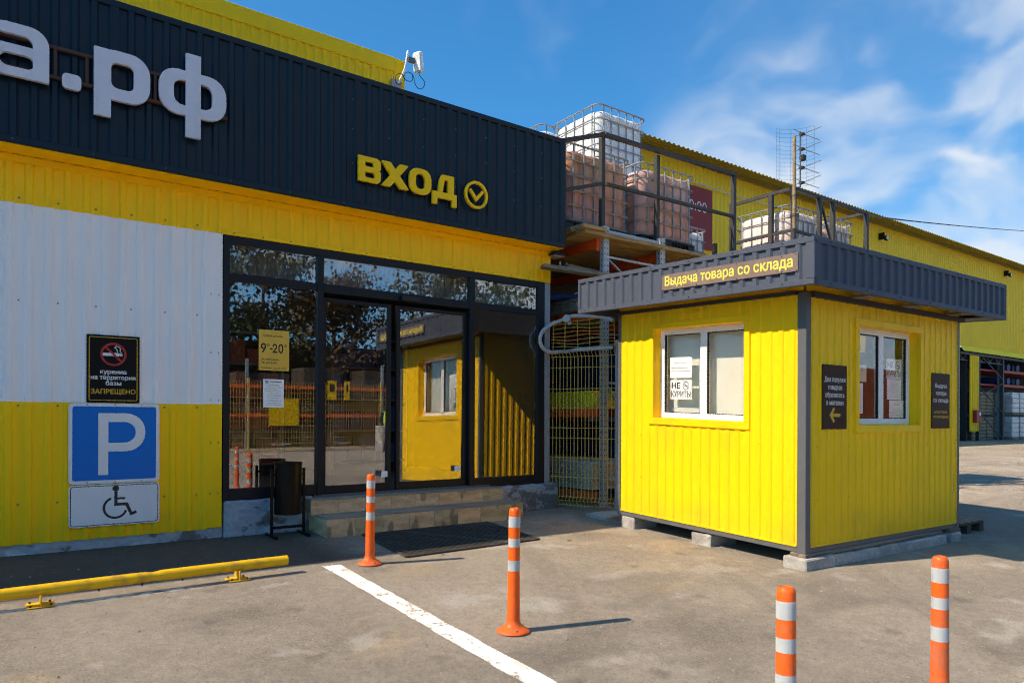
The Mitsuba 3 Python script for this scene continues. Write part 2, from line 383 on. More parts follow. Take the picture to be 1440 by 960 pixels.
def corr(s0, s1, z0, z1, pitch=0.1375, depth=0.018, wide=0.5, slope=0.12, phase=0.0, holes=()):
    """corrugated sheet in face coordinates (s, z, n): wide flats at n=0, ribs at n=depth; holes = rectangles left open"""
    rib = 1 - wide - 2 * slope
    ss = [0, wide, wide + slope, wide + slope + rib]; nn = [0, 0, depth, depth]
    pts = []
    k0, k1 = int(math.floor((s0 - phase) / pitch)) - 1, int(math.ceil((s1 - phase) / pitch)) + 1
    for k in range(k0, k1):
        for a, b in zip(ss, nn): pts.append((phase + (k + a) * pitch, b))
    pts = np.array(pts)
    cuts = sorted({s0, s1, *[c for h in holes for c in (h[0], h[1]) if s0 < c < s1]})
    out = []
    for a, b in zip(cuts[:-1], cuts[1:]):
        inside = pts[(pts[:, 0] > a) & (pts[:, 0] < b)]
        prof = np.vstack([[a, np.interp(a, pts[:, 0], pts[:, 1])], inside, [b, np.interp(b, pts[:, 0], pts[:, 1])]])
        mid = 0.5 * (a + b)
        spans, lo = [], z0
        for h in sorted([h for h in holes if h[0] <= mid <= h[1]], key=lambda h: h[2]):
            if h[2] > lo: spans.append((lo, h[2]))
            lo = max(lo, h[3])
        if lo < z1: spans.append((lo, z1))
        for za, zb in spans:
            n = len(prof)
            V = np.vstack([np.c_[prof[:, 0], np.full(n, za), prof[:, 1]], np.c_[prof[:, 0], np.full(n, zb), prof[:, 1]]])
            Fc = []
            for i in range(n - 1): Fc += [[i, i + 1, n + i + 1], [i, n + i + 1, n + i]]
            out.append(tm(V, Fc))
    return cat(out)


class Face:
    """maps (s, z, n) - to the viewer's right, up, outward - into the world"""
    def __init__(self, fn): self.fn = fn
    def __call__(self, mesh):
        if isinstance(mesh, list): mesh = cat(mesh)
        v = mesh.vertices
        return tm(self.fn(v[:, 0], v[:, 1], v[:, 2]), mesh.faces)
    def box(self, s0, s1, z0, z1, n0, n1, c=0):
        return self(cbx(s0, s1, z0, z1, n0, n1, c) if c else bx(s0, s1, z0, z1, n0, n1))
    def text(self, t, height, s, z, n, width=None, align='c', bold=False, depth=0.0015):
        m = meshkit.text_mesh(t, height, depth, bold)
        lo, hi = m.bounds
        k = 1.0 if width is None else width / (hi[0] - lo[0])
        x = (m.vertices[:, 0] - lo[0]) * k; w = (hi[0] - lo[0]) * k
        x = x + {'c': -w / 2, 'l': 0, 'r': -w}[align]
        return self(tm(np.c_[x + s, m.vertices[:, 1] + z, m.vertices[:, 2] + n], m.faces))
    def poly(self, p, n, depth=0.0015):
        m = poly_mesh(p, depth); m.vertices[:, 2] += n
        return self(m)


YF, YA = 7.1244, 6.85
FACADE = Face(lambda s, z, n: np.stack([s, YF - n, z], 1))
FASCIA = Face(lambda s, z, n: np.stack([s, YA - n, z], 1))
GY = 0.0364


def gz(y): return np.where(np.asarray(y) < YF, np.maximum(GY * (np.asarray(y) - YF), GY * (-3.5 - YF)), 0.0)


KC, KA = np.array([5.6268, 3.4155]), -0.0309
KUX, KUY = np.array([math.cos(KA), math.sin(KA)]), np.array([-math.sin(KA), math.cos(KA)])


def kpt(x, y, z):
    x, y, z = np.broadcast_arrays(*[np.asarray(a, float) for a in (x, y, z)])
    return np.stack([KC[0] + KUX[0] * x + KUY[0] * y, KC[1] + KUX[1] * x + KUY[1] * y, z + 0.0374 * y], -1)


def kio(mesh):
    if isinstance(mesh, list): mesh = cat(mesh)
    v = mesh.vertices
    return tm(kpt(v[:, 0], v[:, 1], v[:, 2]), mesh.faces)


KX = Face(lambda s, z, n: kpt(-n, -s, z))            # the sunny wall, s = -y
KXF = Face(lambda s, z, n: kpt(-0.32 - n, -s, z))     # its fascia
KY = Face(lambda s, z, n: kpt(s, -n, z))             # the shaded wall
KYF = Face(lambda s, z, n: kpt(s, -0.275 - n, z))


def rrect(x0, x1, z0, z1, r): return sbox(x0 + r, z0 + r, x1 - r, z1 - r).buffer(r, quad_segs=6)


# ---------------------------------------------------------------- ground
xs = np.unique(np.concatenate([np.linspace(-90, -10, 9), np.linspace(-10, 20, 31), np.linspace(20, 140, 13)]))
ys = np.unique(np.concatenate([np.linspace(-90, -3.5, 10), np.linspace(-3.5, YF, 22), np.linspace(YF, 12, 6), np.linspace(12, 160, 12)]))
gx, gy = np.meshgrid(xs, ys, indexing='ij')
gv = np.stack([gx.ravel(), gy.ravel(), gz(gy.ravel())], 1)
ny = len(ys)
gf = []
for i in range(len(xs) - 1):
    for j in range(ny - 1):
        a = i * ny + j
        gf += [[a, a + ny, a + ny + 1], [a, a + ny + 1, a + 1]]
struct('ground', tm(gv, gf), 'asphalt')

# painted line: slightly wavering edges, 4 mm above the asphalt
yl = np.linspace(1.2, 5.52, 60)
cx = np.interp(yl, [1.2, 2.74, 5.52], [2.105, 2.193, 2.252])
wl = 0.072 + 0.011 * (meshkit.fbm(np.stack([yl * 6, yl * 0, yl * 0], -1), 3, 3) - 0.5) * 2
wr = 0.072 + 0.011 * (meshkit.fbm(np.stack([yl * 6, yl * 0 + 5, yl * 0], -1), 3, 4) - 0.5) * 2
V = np.vstack([np.stack([cx - wl, yl + 0.03 * (yl > 5.5), gz(yl) + 0.004], 1), np.stack([cx + wr, yl, gz(yl) + 0.004], 1)])
n = len(yl)
struct('parking_line', tm(V, [q for i in range(n - 1) for q in ([i, n + i, n + i + 1], [i, n + i + 1, i + 1])]), 'road_paint')

# loose grit on the asphalt
gm = []
unit = trimesh.creation.icosphere(subdivisions=0)
for _ in range(900):
    x, y = rng.uniform(-0.3, 7.5), rng.uniform(1.3, 6.4)
    r = rng.uniform(0.002, 0.006) * (1.6 if rng.random() < 0.05 else 1)
    if 2.0 < x < 2.4 and y < 5.6: continue
    m = unit.copy(); m.vertices = m.vertices * rng.uniform(0.7, 1.2, 3) * r + [x, y, float(gz(y)) + r * 0.3]
    gm.append(m)
struct('gravel', gm, 'concrete', kind='stuff', label='loose grit scattered over the asphalt')

leaf_litter = []
for _ in range(120):
    x = rng.uniform(-0.2, 5.6); y = 7.08 - abs(rng.normal(0, 0.10)) if x < 2.6 else rng.uniform(5.3, 6.5)
    if x > 2.6 and rng.random() < 0.75: continue
    a = rng.uniform(0, 6.28); r = rng.uniform(0.012, 0.028); z = float(gz(y)) + 0.006
    c_, s_ = math.cos(a) * r, math.sin(a) * r
    leaf_litter.append(tm([[x - c_, y - s_, z], [x + s_ * 0.5, y - c_ * 0.5, z + 0.006], [x + c_, y + s_, z + 0.002], [x - s_ * 0.5, y + c_ * 0.5, z + 0.005]], [[0, 1, 2], [0, 2, 3]]))
struct('fallen_leaves', leaf_litter, 'bark', kind='stuff', label='dry leaves blown along the foot of the shop wall')

# ---------------------------------------------------------------- shop building
shop = thing('shop_building', 'yellow and white clad shop with dark corrugated fascia and glazed entrance', 'building')
X0, XW, XR = -7.0, 1.80, 5.84
P = 0.1375
part(shop, 'lower_cladding', FACADE(corr(X0, 1.665, 0.089, 1.266, phase=0.03)), 'yellow_cladding', label='yellow lower band of corrugated wall cladding')
part(shop, 'middle_cladding', FACADE(corr(X0, 1.665, 1.266, 2.893, phase=0.03)), 'white_cladding', label='white middle band of corrugated wall cladding')
part(shop, 'upper_cladding', FACADE(corr(X0, XR - 0.12, 2.925, 3.29, phase=0.03)), 'yellow_cladding', label='yellow upper band of corrugated cladding under the fascia')
part(shop, 'upper_cladding_edge', FACADE(corr(X0, 1.80, 2.893, 2.925, phase=0.03)), 'yellow_cladding')
part(shop, 'corner_flashing', FACADE.box(1.655, XW, 0.10, 1.268, -0.04, 0.021, 0.003), 'yellow_cladding')
part(shop, 'corner_flashing', FACADE.box(1.655, XW, 1.268, 2.891, -0.04, 0.021, 0.003), 'white_cladding')
part(shop, 'end_flashing', FACADE.box(XR - 0.135, XR, 2.889, 3.288, -0.05, 0.022, 0.003), 'yellow_cladding')
part(shop, 'window_drip', [FACADE.box(XW - 0.005, XR - 0.136, 2.889, 2.926, -0.02, 0.027, 0.003)], 'yellow_cladding')
part(shop, 'head_trim', [FACADE.box(X0, XR - 0.002, 3.225, 3.286, 0.0, 0.024, 0.003)], 'yellow_cladding')
part(shop, 'soffit', bx(X0, 5.846, YA + 0.004, YF - 0.026, 3.288, 3.300), 'yellow_cladding')
# fascia
part(shop, 'fascia_cladding', FASCIA(corr(X0, 5.80, 3.345, 4.615, phase=0.052)), 'navy_cladding', label='dark navy corrugated fascia')
part(shop, 'fascia_trim', FASCIA.box(X0, 5.853, 3.292, 3.352, -0.03, 0.0225, 0.004), 'navy_cladding')
part(shop, 'fascia_trim', [FASCIA.box(X0, 5.853, 4.600, 4.655, -0.06, 0.0225, 0.004)], 'navy_cladding')
part(shop, 'fascia_trim', [FASCIA.box(5.795, 5.856, 3.353, 4.599, -0.06, 0.0215, 0.004)], 'navy_cladding')
part(shop, 'fascia_return', bx(5.80, 5.853, YA + 0.062, 10.79, 3.302, 4.64), 'navy_cladding')
part(shop, 'fascia_backing', bx(X0, 5.798, YA + 0.02, YA + 0.07, 3.302, 4.598), 'dark_frame')
part(shop, 'roof', bx(X0, 5.798, YA + 0.072, 10.79, 3.32, 3.42), 'grey_steel')
part(shop, 'wall_core', [bx(X0, 1.79, YF + 0.03, YF + 0.20, 0.12, 2.83), bx(X0, 5.74, YF + 0.052, YF + 0.20, 2.831, 3.28)], 'interior_dark')
laps = {'yellow_cladding': [], 'white_cladding': [], 'navy_cladding': []}
for s in np.arange(X0 + 0.03 + 0.62 * P, 5.6, 8 * P):
    if s < 1.6:
        laps['yellow_cladding'].append(FACADE.box(s, s + 0.05, 0.09, 1.264, 0.015, 0.0202)); laps['white_cladding'].append(FACADE.box(s, s + 0.05, 1.268, 2.89, 0.015, 0.0202))
    laps['yellow_cladding'].append(FACADE.box(s, s + 0.05, 2.93, 3.22, 0.015, 0.0202))
    laps['navy_cladding'].append(FASCIA.box(s + 0.022, s + 0.07, 3.354, 4.598, 0.015, 0.0202))
for m_, l_ in laps.items(): part(shop, 'sheet_lap', l_, m_, kind='stuff')
# screws along the trims
scr = []
for s in np.arange(-0.4, 5.8, P * 4): scr.append(FASCIA(bx(s - 0.005, s + 0.005, 3.315, 3.325, 0.022, 0.027)))
for s in np.arange(0.03 + P * 0.25 - 3 * P, 1.6, 2 * P):
    for z in (1.235, 2.94, 0.42, 2.1): scr.append(FACADE(bx(s - 0.006, s + 0.006, z - 0.006, z + 0.006, 0, 0.006)))
for z in (0.42, 0.9, 1.3, 1.75, 2.3): scr += [FACADE.box(1.69, 1.70, z, z + 0.01, 0.02, 0.025), FACADE.box(1.76, 1.77, z, z + 0.01, 0.02, 0.025)]
for s in np.arange(1.9, 5.7, P * 2): scr.append(FACADE.box(s - 0.005, s + 0.005, 2.905, 2.915, 0.026, 0.031))
for s in np.arange(3.0, 5.7, P * 3):
    for z in (4.1, 4.4, 3.75): scr.append(FASCIA(bx(s - 0.007, s + 0.007, z - 0.006, z + 0.006, 0, 0.005)))
part(shop, 'screws', scr, 'grey_steel', kind='stuff')


def rough_block(x0, x1, y0, y1, z0, z1, res=0.03, amp=0.008, seed=0, r=0.012):
    m = cbx(x0, x1, y0, y1, z0, z1, r)
    v, f = trimesh.remesh.subdivide_to_size(m.vertices, m.faces, res)
    m = trimesh.Trimesh(v, f); m.merge_vertices()
    nrm = m.vertex_normals
    d = meshkit.fbm(m.vertices * 14.0 + seed * 7.1, 4, seed) - 0.5
    chip = np.clip(meshkit.fbm(m.vertices * 5.0 + seed * 3.3, 3, seed + 9) - 0.62, 0, 1)
    m.vertices = m.vertices + nrm * (d * amp * 2 - chip * amp * 6)[:, None]
    return m


part(shop, 'plinth', rough_block(X0, XW + 0.02, YF + 0.006, YF + 0.2, -0.2, 0.115, 0.06, 0.010, 1), 'plinth_paint', smooth=40)
part(shop, 'plinth', rough_block(XW + 0.022, 2.70, YF - 0.03, YF + 0.2, -0.2, 0.345, 0.03, 0.012, 2, 0.02), 'plinth_paint', smooth=40, label='chipped painted concrete plinth behind the litter bin')
part(shop, 'plinth', rough_block(4.9, 5.93, YF - 0.10, YF + 0.25, -0.2, 0.318, 0.03, 0.012, 5, 0.03), 'plinth_paint', smooth=40, label='chipped concrete plinth at the right end of the entrance')

# glazing: frames
FR = lambda s0, s1, z0, z1, n0=-0.05, n1=0.02: FACADE.box(s0, s1, z0, z1, n0, n1, 0.003)
part(shop, 'window_frame', FR(1.81, 1.868, 0.352, 2.886), 'dark_frame')
part(shop, 'window_frame', FR(5.635, 5.745, 0.322, 2.886), 'dark_frame')
part(shop, 'window_frame', [FR(1.868, 5.635, 2.81, 2.886, -0.05, 0.018)], 'dark_frame')
part(shop, 'mullion', FR(2.735, 2.80, 0.345, 2.81, -0.05, 0.03), 'dark_frame')
part(shop, 'mullion', FR(4.60, 4.675, 0.345, 2.81, -0.05, 0.03), 'dark_frame')
part(shop, 'transom', FR(1.868, 2.735, 2.455, 2.53), 'dark_frame')
part(shop, 'transom', FR(2.80, 4.60, 2.44, 2.53, -0.09, 0.024), 'dark_frame')
part(shop, 'transom', FR(4.675, 5.635, 2.455, 2.53), 'dark_frame')
part(shop, 'bottom_rail', FR(1.868, 2.735, 0.352, 0.455), 'dark_frame')
part(shop, 'bottom_rail', FR(4.675, 5.635, 0.322, 0.43), 'dark_frame')
TILT = (0.007, 0.009)   # glass a fraction of a degree out of plumb
GL = lambda s0, s1, z0, z1, n=-0.012: FACADE(tm([[s, z, n + TILT[0] * (s - (s0 + s1) / 2) + TILT[1] * (z - (z0 + z1) / 2)] for s, z in ((s0, z0), (s1, z0), (s1, z1), (s0, z1))], [[0, 1, 2], [0, 2, 3]]))
for s0, s1, z0, z1, lb in ((1.868, 2.735, 2.53, 2.81, 'left'), (2.80, 4.60, 2.53, 2.81, 'door'), (4.675, 5.635, 2.53, 2.81, 'right')):
    part(shop, 'transom_pane', GL(s0, s1, z0, z1), 'pane_glass')
part(shop, 'window_pane', GL(1.868, 2.735, 0.455, 2.455), 'pane_glass', label='glass pane of the shop front left of the door')
part(shop, 'window_pane', GL(4.675, 5.635, 0.43, 2.455), 'pane_glass', label='glass pane of the shop front right of the door')
for s0, s1, n0, lb in ((2.802, 3.60, -0.07, 'left sliding glass door leaf'), (3.668, 4.598, -0.075, 'right sliding glass door leaf')):
    d_ = part(shop, 'door_leaf', [FACADE.box(s0, s0 + 0.045, 0.35, 2.40, n0, n0 + 0.045, 0.003), FACADE.box(s1 - 0.05, s1, 0.35, 2.40, n0, n0 + 0.045, 0.003),
                                  FACADE.box(s0 + 0.045, s1 - 0.05, 0.35, 0.43, n0, n0 + 0.045, 0.003), FACADE.box(s0 + 0.045, s1 - 0.05, 2.36, 2.40, n0, n0 + 0.045, 0.003)], 'dark_frame', label=lb)
    part(d_, 'pane', GL(s0 + 0.045, s1 - 0.05, 0.43, 2.36, n0 + 0.022), 'pane_glass')
part(shop, 'door_sensor', FACADE.box(3.68, 3.92, 2.435, 2.505, 0.025, 0.085, 0.012), 'black_plastic')
part(shop, 'end_post', FACADE.box(5.748, 5.842, 0.05, 2.887, -0.08, 0.015, 0.006), 'pale_post', label='pale grey square steel post at the end of the glazing')
part(shop, 'threshold', FACADE.box(2.70, 4.9, 0.318, 0.348, -0.2, 0.03, 0.004), 'grey_steel')
# interior
part(shop, 'interior_floor', bx(X0 + 6, 5.80, YF + 0.21, 10.7, 0.30, 0.34), 'interior_floor')
part(shop, 'interior_wall', [bx(X0 + 6, 5.8, 10.6, 10.7, 0.34, 3.0), bx(X0 + 6, X0 + 6.1, YF + 0.3, 10.6, 0.34, 3.0), bx(5.76, 5.80, YF + 0.22, 10.6, 0.34, 3.30), bx(-1, 1.82, YF + 0.24, YF + 0.3, 0.3, 3.0)], 'interior_dark')
part(shop, 'interior_ceiling', bx(X0 + 6, 5.8, YF + 0.34, 10.6, 2.95, 3.0), 'interior_dark')
part(shop, 'interior_blind', FACADE(tm(*(lambda m: (m.vertices * [1, 1, -1] + [0, 0, -0.2], m.faces))(corr(1.86, 5.7, 2.52, 2.96, 0.1, 0.012, 0.6, 0.1)))), 'interior_light', label='pale ribbed panel behind the transom glass')
lt = part(shop, 'ceiling_lamp', bx(2.35, 2.95, 8.3, 8.36, 2.78, 2.81), 'interior_light')
scene[lt]['emitter'] = {'type': 'area', 'radiance': rgb(2.2, 2.0, 1.6)}
for sx, sy, mt in ((1.3, 9.2, 'goods_red'), (2.7, 9.8, 'goods_red'), (4.5, 9.6, 'goods_blue')):
    sh = thing('store_shelf', {1.3: 'dark store shelf with red goods deep inside the shop, left end', 2.7: 'dark store shelf with red goods deep inside the shop, behind the door', 4.5: 'dark store shelf with blue goods deep inside the shop, right end'}[sx], 'shelf')
    part(sh, 'frame', [bx(sx - 0.6, sx - 0.56, sy, sy + 0.4, 0.34, 2.3), bx(sx + 0.56, sx + 0.6, sy, sy + 0.4, 0.34, 2.3)] + [bx(sx - 0.56, sx + 0.56, sy, sy + 0.4, z, z + 0.03) for z in (0.5, 0.95, 1.4, 1.85, 2.27)], 'grey_steel')
    part(sh, 'goods', [bx(sx - 0.55 + k * 0.22, sx - 0.36 + k * 0.22, sy + 0.02, sy + 0.38, z + 0.03, z + 0.03 + rng.uniform(0.18, 0.36)) for z in (0.5, 0.95, 1.4, 1.85) for k in range(5)], mt, kind='stuff')

# tall hall behind the shop
hall = thing('hall_building', 'tall yellow corrugated hall rising behind the dark shop fascia', 'building')
HF = Face(lambda s, z, n: np.stack([s, 10.8 - n, z], 1))
part(hall, 'front_cladding', HF(corr(-14, 5.50, 3.43, 6.97, phase=0.02)), 'hall_yellow')
part(hall, 'parapet_trim', HF.box(-14, 5.47, 6.93, 7.17, -0.1, 0.03, 0.005), 'hall_yellow')
part(hall, 'corner_flashing', HF.box(5.474, 5.66, 3.43, 7.165, -0.2, 0.024, 0.004), 'hall_yellow')
part(hall, 'side_wall', bx(5.60, 5.655, 11.0, 16.9, 0.0, 7.15), 'hall_yellow')
part(hall, 'roof', bx(-14, 5.6, 10.905, 16.9, 7.0, 7.1), 'grey_steel')

# ---------------------------------------------------------------- fascia lettering (squarish rounded strokes)


def ring(x0, x1, z0, z1, tx, tz, r, ri):
    return rrect(x0, x1, z0, z1, r).difference(rrect(x0 + tx, x1 - tx, z0 + tz, z1 - tz, ri))


web = thing('shop_name_sign', 'large pale grey dimensional letters on rails across the dark fascia', 'sign')
xh0, xh1 = 3.79, 4.20
a_l = unary_union([rrect(-0.02, 0.387, xh0, xh1, 0.13).difference(rrect(-0.2, 0.28, xh0 - 0.2, xh1 - 0.085, 0.06)).intersection(sbox(0.0, xh0, 0.5, xh1)),
                   sbox(0.28, xh0, 0.387, 4.05), ring(-0.035, 0.387, xh0, 4.035, 0.10, 0.075, 0.115, 0.05).union(sbox(0.28, xh0, 0.387, xh0 + 0.1))])
p_l = unary_union([sbox(0.697, 3.635, 0.82, 4.195), ring(0.697, 1.113, 3.785, xh1, 0.123, 0.10, 0.15, 0.05), ])
f_l = unary_union([ring(1.183, 1.738, 3.80, 4.19, 0.118, 0.085, 0.15, 0.07), sbox(1.398, 3.615, 1.522, 4.35)])
dot = rrect(0.475, 0.607, 3.79, 3.912, 0.035)
for nm, poly in (('letter_a', a_l), ('full_stop', dot), ('letter_er', p_l), ('letter_ef', f_l)):
    part(web, nm, FASCIA.poly(poly, 0.055, 0.035), 'letter_white')
part(web, 'mounting_rail', [FASCIA.box(-0.4, 1.70, 4.10, 4.125, 0.0185, 0.05), FASCIA.box(-0.4, 1.76, 3.86, 3.885, 0.0185, 0.05)] + [FASCIA.box(s, s + 0.022, 3.885, 4.10, 0.0185, 0.045) for s in (0.42, 0.64, 1.15, 1.72)], 'rust')

ent = thing('entrance_sign', 'yellow dimensional letters spelling the entrance word beside a circled chevron', 'sign')
z0, z1 = 3.567, 3.825
v_l = rrect(3.035, 3.285, z0, z1, 0.055).union(sbox(3.035, z0, 3.12, z1)).difference(rrect(3.108, 3.205, 3.725, 3.775, 0.018)).difference(rrect(3.108, 3.215, 3.612, 3.67, 0.02)).difference(Polygon([(3.30, 3.72), (3.262, 3.70), (3.30, 3.68)]))
x_l = unary_union([LineString([(3.325, z1 + 0.02), (3.577, z0 - 0.02)]).buffer(0.043, cap_style=2), LineString([(3.575, z1 + 0.02), (3.325, z0 - 0.02)]).buffer(0.040, cap_style=2)]).intersection(sbox(3.2, z0, 3.7, z1))
o_l = ring(3.618, 3.886, z0 - 0.01, z1 + 0.005, 0.078, 0.055, 0.10, 0.05)
d_l = unary_union([Polygon([(3.965, z0 + 0.03), (3.99, z1 - 0.06), (4.02, z1), (4.175, z1), (4.175, z0)]).buffer(0.0), sbox(3.90, z0 - 0.005, 4.213, z0 + 0.062), sbox(3.90, 3.488, 3.962, z0 + 0.01), sbox(4.15, 3.488, 4.213, z0 + 0.01)]).difference(Polygon([(4.03, z0 + 0.062), (4.055, z1 - 0.055), (4.098, z1 - 0.055), (4.098, z0 + 0.062)]))
for nm, poly in (('letter_ve', v_l), ('letter_ha', x_l), ('letter_o', o_l), ('letter_de', d_l)):
    part(ent, nm, FASCIA.poly(poly, 0.045, 0.03), 'letter_yellow')
cc = (4.477, 3.686)
circ = Point(cc).buffer(0.156, quad_segs=24).difference(Point(cc).buffer(0.126, quad_segs=24))
part(ent, 'circle', FASCIA.poly(circ, 0.045, 0.03), 'letter_yellow')
part(ent, 'chevron', FASCIA.poly(LineString([(cc[0] - 0.088, cc[1] + 0.052), (cc[0], cc[1] - 0.05), (cc[0] + 0.088, cc[1] + 0.052)]).buffer(0.017, cap_style=2, join_style=2), 0.045, 0.03), 'letter_yellow')

# ---------------------------------------------------------------- signs on the left wall
SG = Face(lambda s, z, n: np.stack([s, YF - 0.02 - n, z], 1))
ns = thing('no_smoking_sign', 'black no-smoking sign with gold border above the blue parking sign', 'sign')
part(ns, 'panel', SG.box(0.683, 1.092, 1.268, 1.856, 0, 0.012, 0.002), 'sign_black')
part(ns, 'border', SG.poly(rrect(0.700, 1.075, 1.285, 1.839, 0.014).difference(rrect(0.706, 1.069, 1.291, 1.833, 0.010)), 0.012), 'sign_gold')
c = (0.887, 1.690)
part(ns, 'cigarette', [SG.poly(sbox(c[0] - 0.083, c[1] - 0.015, c[0] + 0.045, c[1] + 0.012), 0.012, 0.001), SG.poly(sbox(c[0] + 0.048, c[1] - 0.015, c[0] + 0.056, c[1] + 0.012), 0.012, 0.001), SG.poly(sbox(c[0] + 0.060, c[1] - 0.015, c[0] + 0.068, c[1] + 0.012), 0.012, 0.001),
                       SG.poly(LineString([(c[0] + 0.03, c[1] + 0.018), (c[0] + 0.025, c[1] + 0.045), (c[0] + 0.008, c[1] + 0.058), (c[0] + 0.02, c[1] + 0.072), (c[0] + 0.042, c[1] + 0.066), (c[0] + 0.055, c[1] + 0.05), (c[0] + 0.048, c[1] + 0.03), (c[0] + 0.06, c[1] + 0.018)]).buffer(0.003), 0.012, 0.001)], 'sign_white')
rg = Point(c).buffer(0.101, quad_segs=20).difference(Point(c).buffer(0.083, quad_segs=20))
sl = LineString([(c[0] - 0.066, c[1] + 0.066), (c[0] + 0.066, c[1] - 0.066)]).buffer(0.0085, cap_style=2)
part(ns, 'prohibition_ring', SG.poly(rg.union(sl), 0.012, 0.002), 'sign_red')
for a_ in (('курение', 0.037, 0.887, 1.520, 0.012, 0.205), ('на территории', 0.037, 0.887, 1.470, 0.012, 0.345), ('базы', 0.037, 0.887, 1.420, 0.012, 0.12)): part(ns, 'lettering', SG.text(*a_, bold=True), 'sign_white')
part(ns, 'lettering', SG.text('ЗАПРЕЩЕНО', 0.042, 0.887, 1.345, 0.012, 0.345, bold=True), 'sign_gold')
ps = thing('parking_sign', 'square blue parking sign with a white letter P', 'sign')
part(ps, 'plate', SG.poly(rrect(0.552, 1.254, 0.566, 1.262, 0.035), 0.004, 0.012), 'sign_white')
part(ps, 'blue_field', SG.poly(rrect(0.580, 1.226, 0.594, 1.234, 0.02), 0.016, 0.0015), 'sign_blue')
pp = unary_union([sbox(0.772, 0.640, 0.848, 1.176), rrect(0.772, 1.138, 0.842, 1.176, 0.155).union(sbox(0.772, 0.842, 0.9, 1.176))]).difference(rrect(0.848, 1.062, 0.918, 1.100, 0.088).union(sbox(0.848, 0.918, 0.93, 1.100)))
part(ps, 'letter_pe', SG.poly(pp, 0.0175), 'sign_white')
ds = thing('disabled_parking_plate', 'white plate with black wheelchair symbol below the parking sign', 'sign')
part(ds, 'plate', SG.poly(rrect(0.556, 1.256, 0.196, 0.558, 0.03), 0.002, 0.012), 'sign_white')
part(ds, 'border', SG.poly(rrect(0.566, 1.246, 0.206, 0.548, 0.024).difference(rrect(0.572, 1.240, 0.212, 0.542, 0.020)), 0.014), 'ink')
w = (0.905, 0.355)
whl = LineString([(w[0] + 0.088 * math.cos(t), w[1] - 0.005 + 0.088 * math.sin(t)) for t in np.radians(np.linspace(112, 342, 30))]).buffer(0.0095, cap_style=2)
body = unary_union([LineString([(w[0] + 0.004, 0.490), (w[0] + 0.004, 0.378), (w[0] + 0.088, 0.378), (w[0] + 0.125, 0.288), (w[0] + 0.165, 0.305)]).buffer(0.0125, cap_style=2, join_style=2), LineString([(w[0], 0.43), (w[0] + 0.075, 0.43)]).buffer(0.009, cap_style=2)])
part(ds, 'wheelchair_symbol', SG.poly(unary_union([whl, body, Point(w[0] + 0.003, 0.518).buffer(0.026)]), 0.014), 'ink')
for sg_, zz in ((ps, (1.248, 0.58)), (ds, (0.55, 0.203))):
    part(sg_, 'bolt', cat([SG.box(s - 0.006, s + 0.006, z - 0.006, z + 0.006, 0.016, 0.022) for s in (0.69, 0.9, 1.11) for z in zz]), 'galvanised', kind='stuff')

# ---------------------------------------------------------------- papers on the shop glass
po = thing('opening_hours_poster', 'orange-yellow opening hours poster on the shop window', 'poster')
PG = Face(lambda s, z, n: np.stack([s, YF - 0.003 - n, z], 1))
part(po, 'sheet', PG.box(2.147, 2.447, 1.61, 2.012, 0, 0.0015), 'poster_yellow')
for m_ in (PG.text('Режим работы', 0.021, 2.28, 1.945, 0.0015, 0.19), PG.text('9', 0.085, 2.192, 1.79, 0.0015, 0.05, bold=True), PG.text('00', 0.026, 2.238, 1.85, 0.0015, 0.03), PG.text('-', 0.085, 2.268, 1.79, 0.0015, 0.025, bold=True), PG.text('20', 0.085, 2.335, 1.79, 0.0015, 0.105, bold=True), PG.text('00', 0.026, 2.410, 1.85, 0.0015, 0.03),
           PG.text('Без перерывов', 0.021, 2.172, 1.712, 0.0015, 0.17, 'l'), PG.text('Без выходных', 0.021, 2.172, 1.680, 0.0015, 0.155, 'l')): part(po, 'lettering', m_, 'ink')
part(po, 'footer', [PG.box(2.163, 2.27, 1.633, 1.640, 0.0015, 0.0025), PG.box(2.29, 2.42, 1.636, 1.639, 0.0015, 0.0025), PG.box(2.29, 2.41, 1.627, 1.630, 0.0015, 0.0025)], 'ink')
nt = thing('paper_notice', 'white paper notice taped to the shop window below the orange poster', 'notice')
part(nt, 'sheet', PG.box(2.19, 2.396, 1.244, 1.525, 0, 0.0015), 'paper')


def lines(face, s0, s1, ztop, zbot, n, count, seed, h=0.004):
    r = random.Random(seed); out = []
    for i in range(count):
        z = ztop - (ztop - zbot) * i / max(1, count - 1)
        a = s0 + (s1 - s0) * r.uniform(0, 0.22); b = s1 - (s1 - s0) * r.uniform(0, 0.25)
        out.append(face.box(a, b, z, z + h, n, n + 0.001))
    return cat(out)


part(nt, 'print', [lines(PG, 2.205, 2.38, 1.47, 1.27, 0.0015, 13, 3), PG.box(2.21, 2.245, 1.485, 1.512, 0.0015, 0.0025), PG.box(2.255, 2.37, 1.493, 1.506, 0.0015, 0.0025)], 'ink_grey')
tape = single('paper_scrap', PG.box(3.46, 3.535, 0.50, 0.565, 0.02, 0.0215), 'paper', 'small pale paper scrap low on the left sliding door', 'notice')
single('paper_scrap', PG.box(4.42, 4.50, 0.52, 0.585, -0.02, -0.0185), 'paper', 'small pale paper scrap low on the right sliding door', 'notice')

# ---------------------------------------------------------------- entrance steps
st_ = thing('entrance_steps', 'two tiled beige steps up to the glass doors', 'steps')
LX0, LX1, LY = 2.645, 5.03, 6.605
UX0, UX1, UY = 2.60, 4.97, 6.915
LZ, UZ = 0.172, 0.325
part(st_, 'core', [bx(LX0 + 0.012, LX1 - 0.012, LY + 0.012, YF - 0.02, -0.2, LZ - 0.012), bx(UX0 + 0.012, UX1 - 0.012, UY + 0.012, YF - 0.02, LZ - 0.012, UZ - 0.012)], 'concrete')


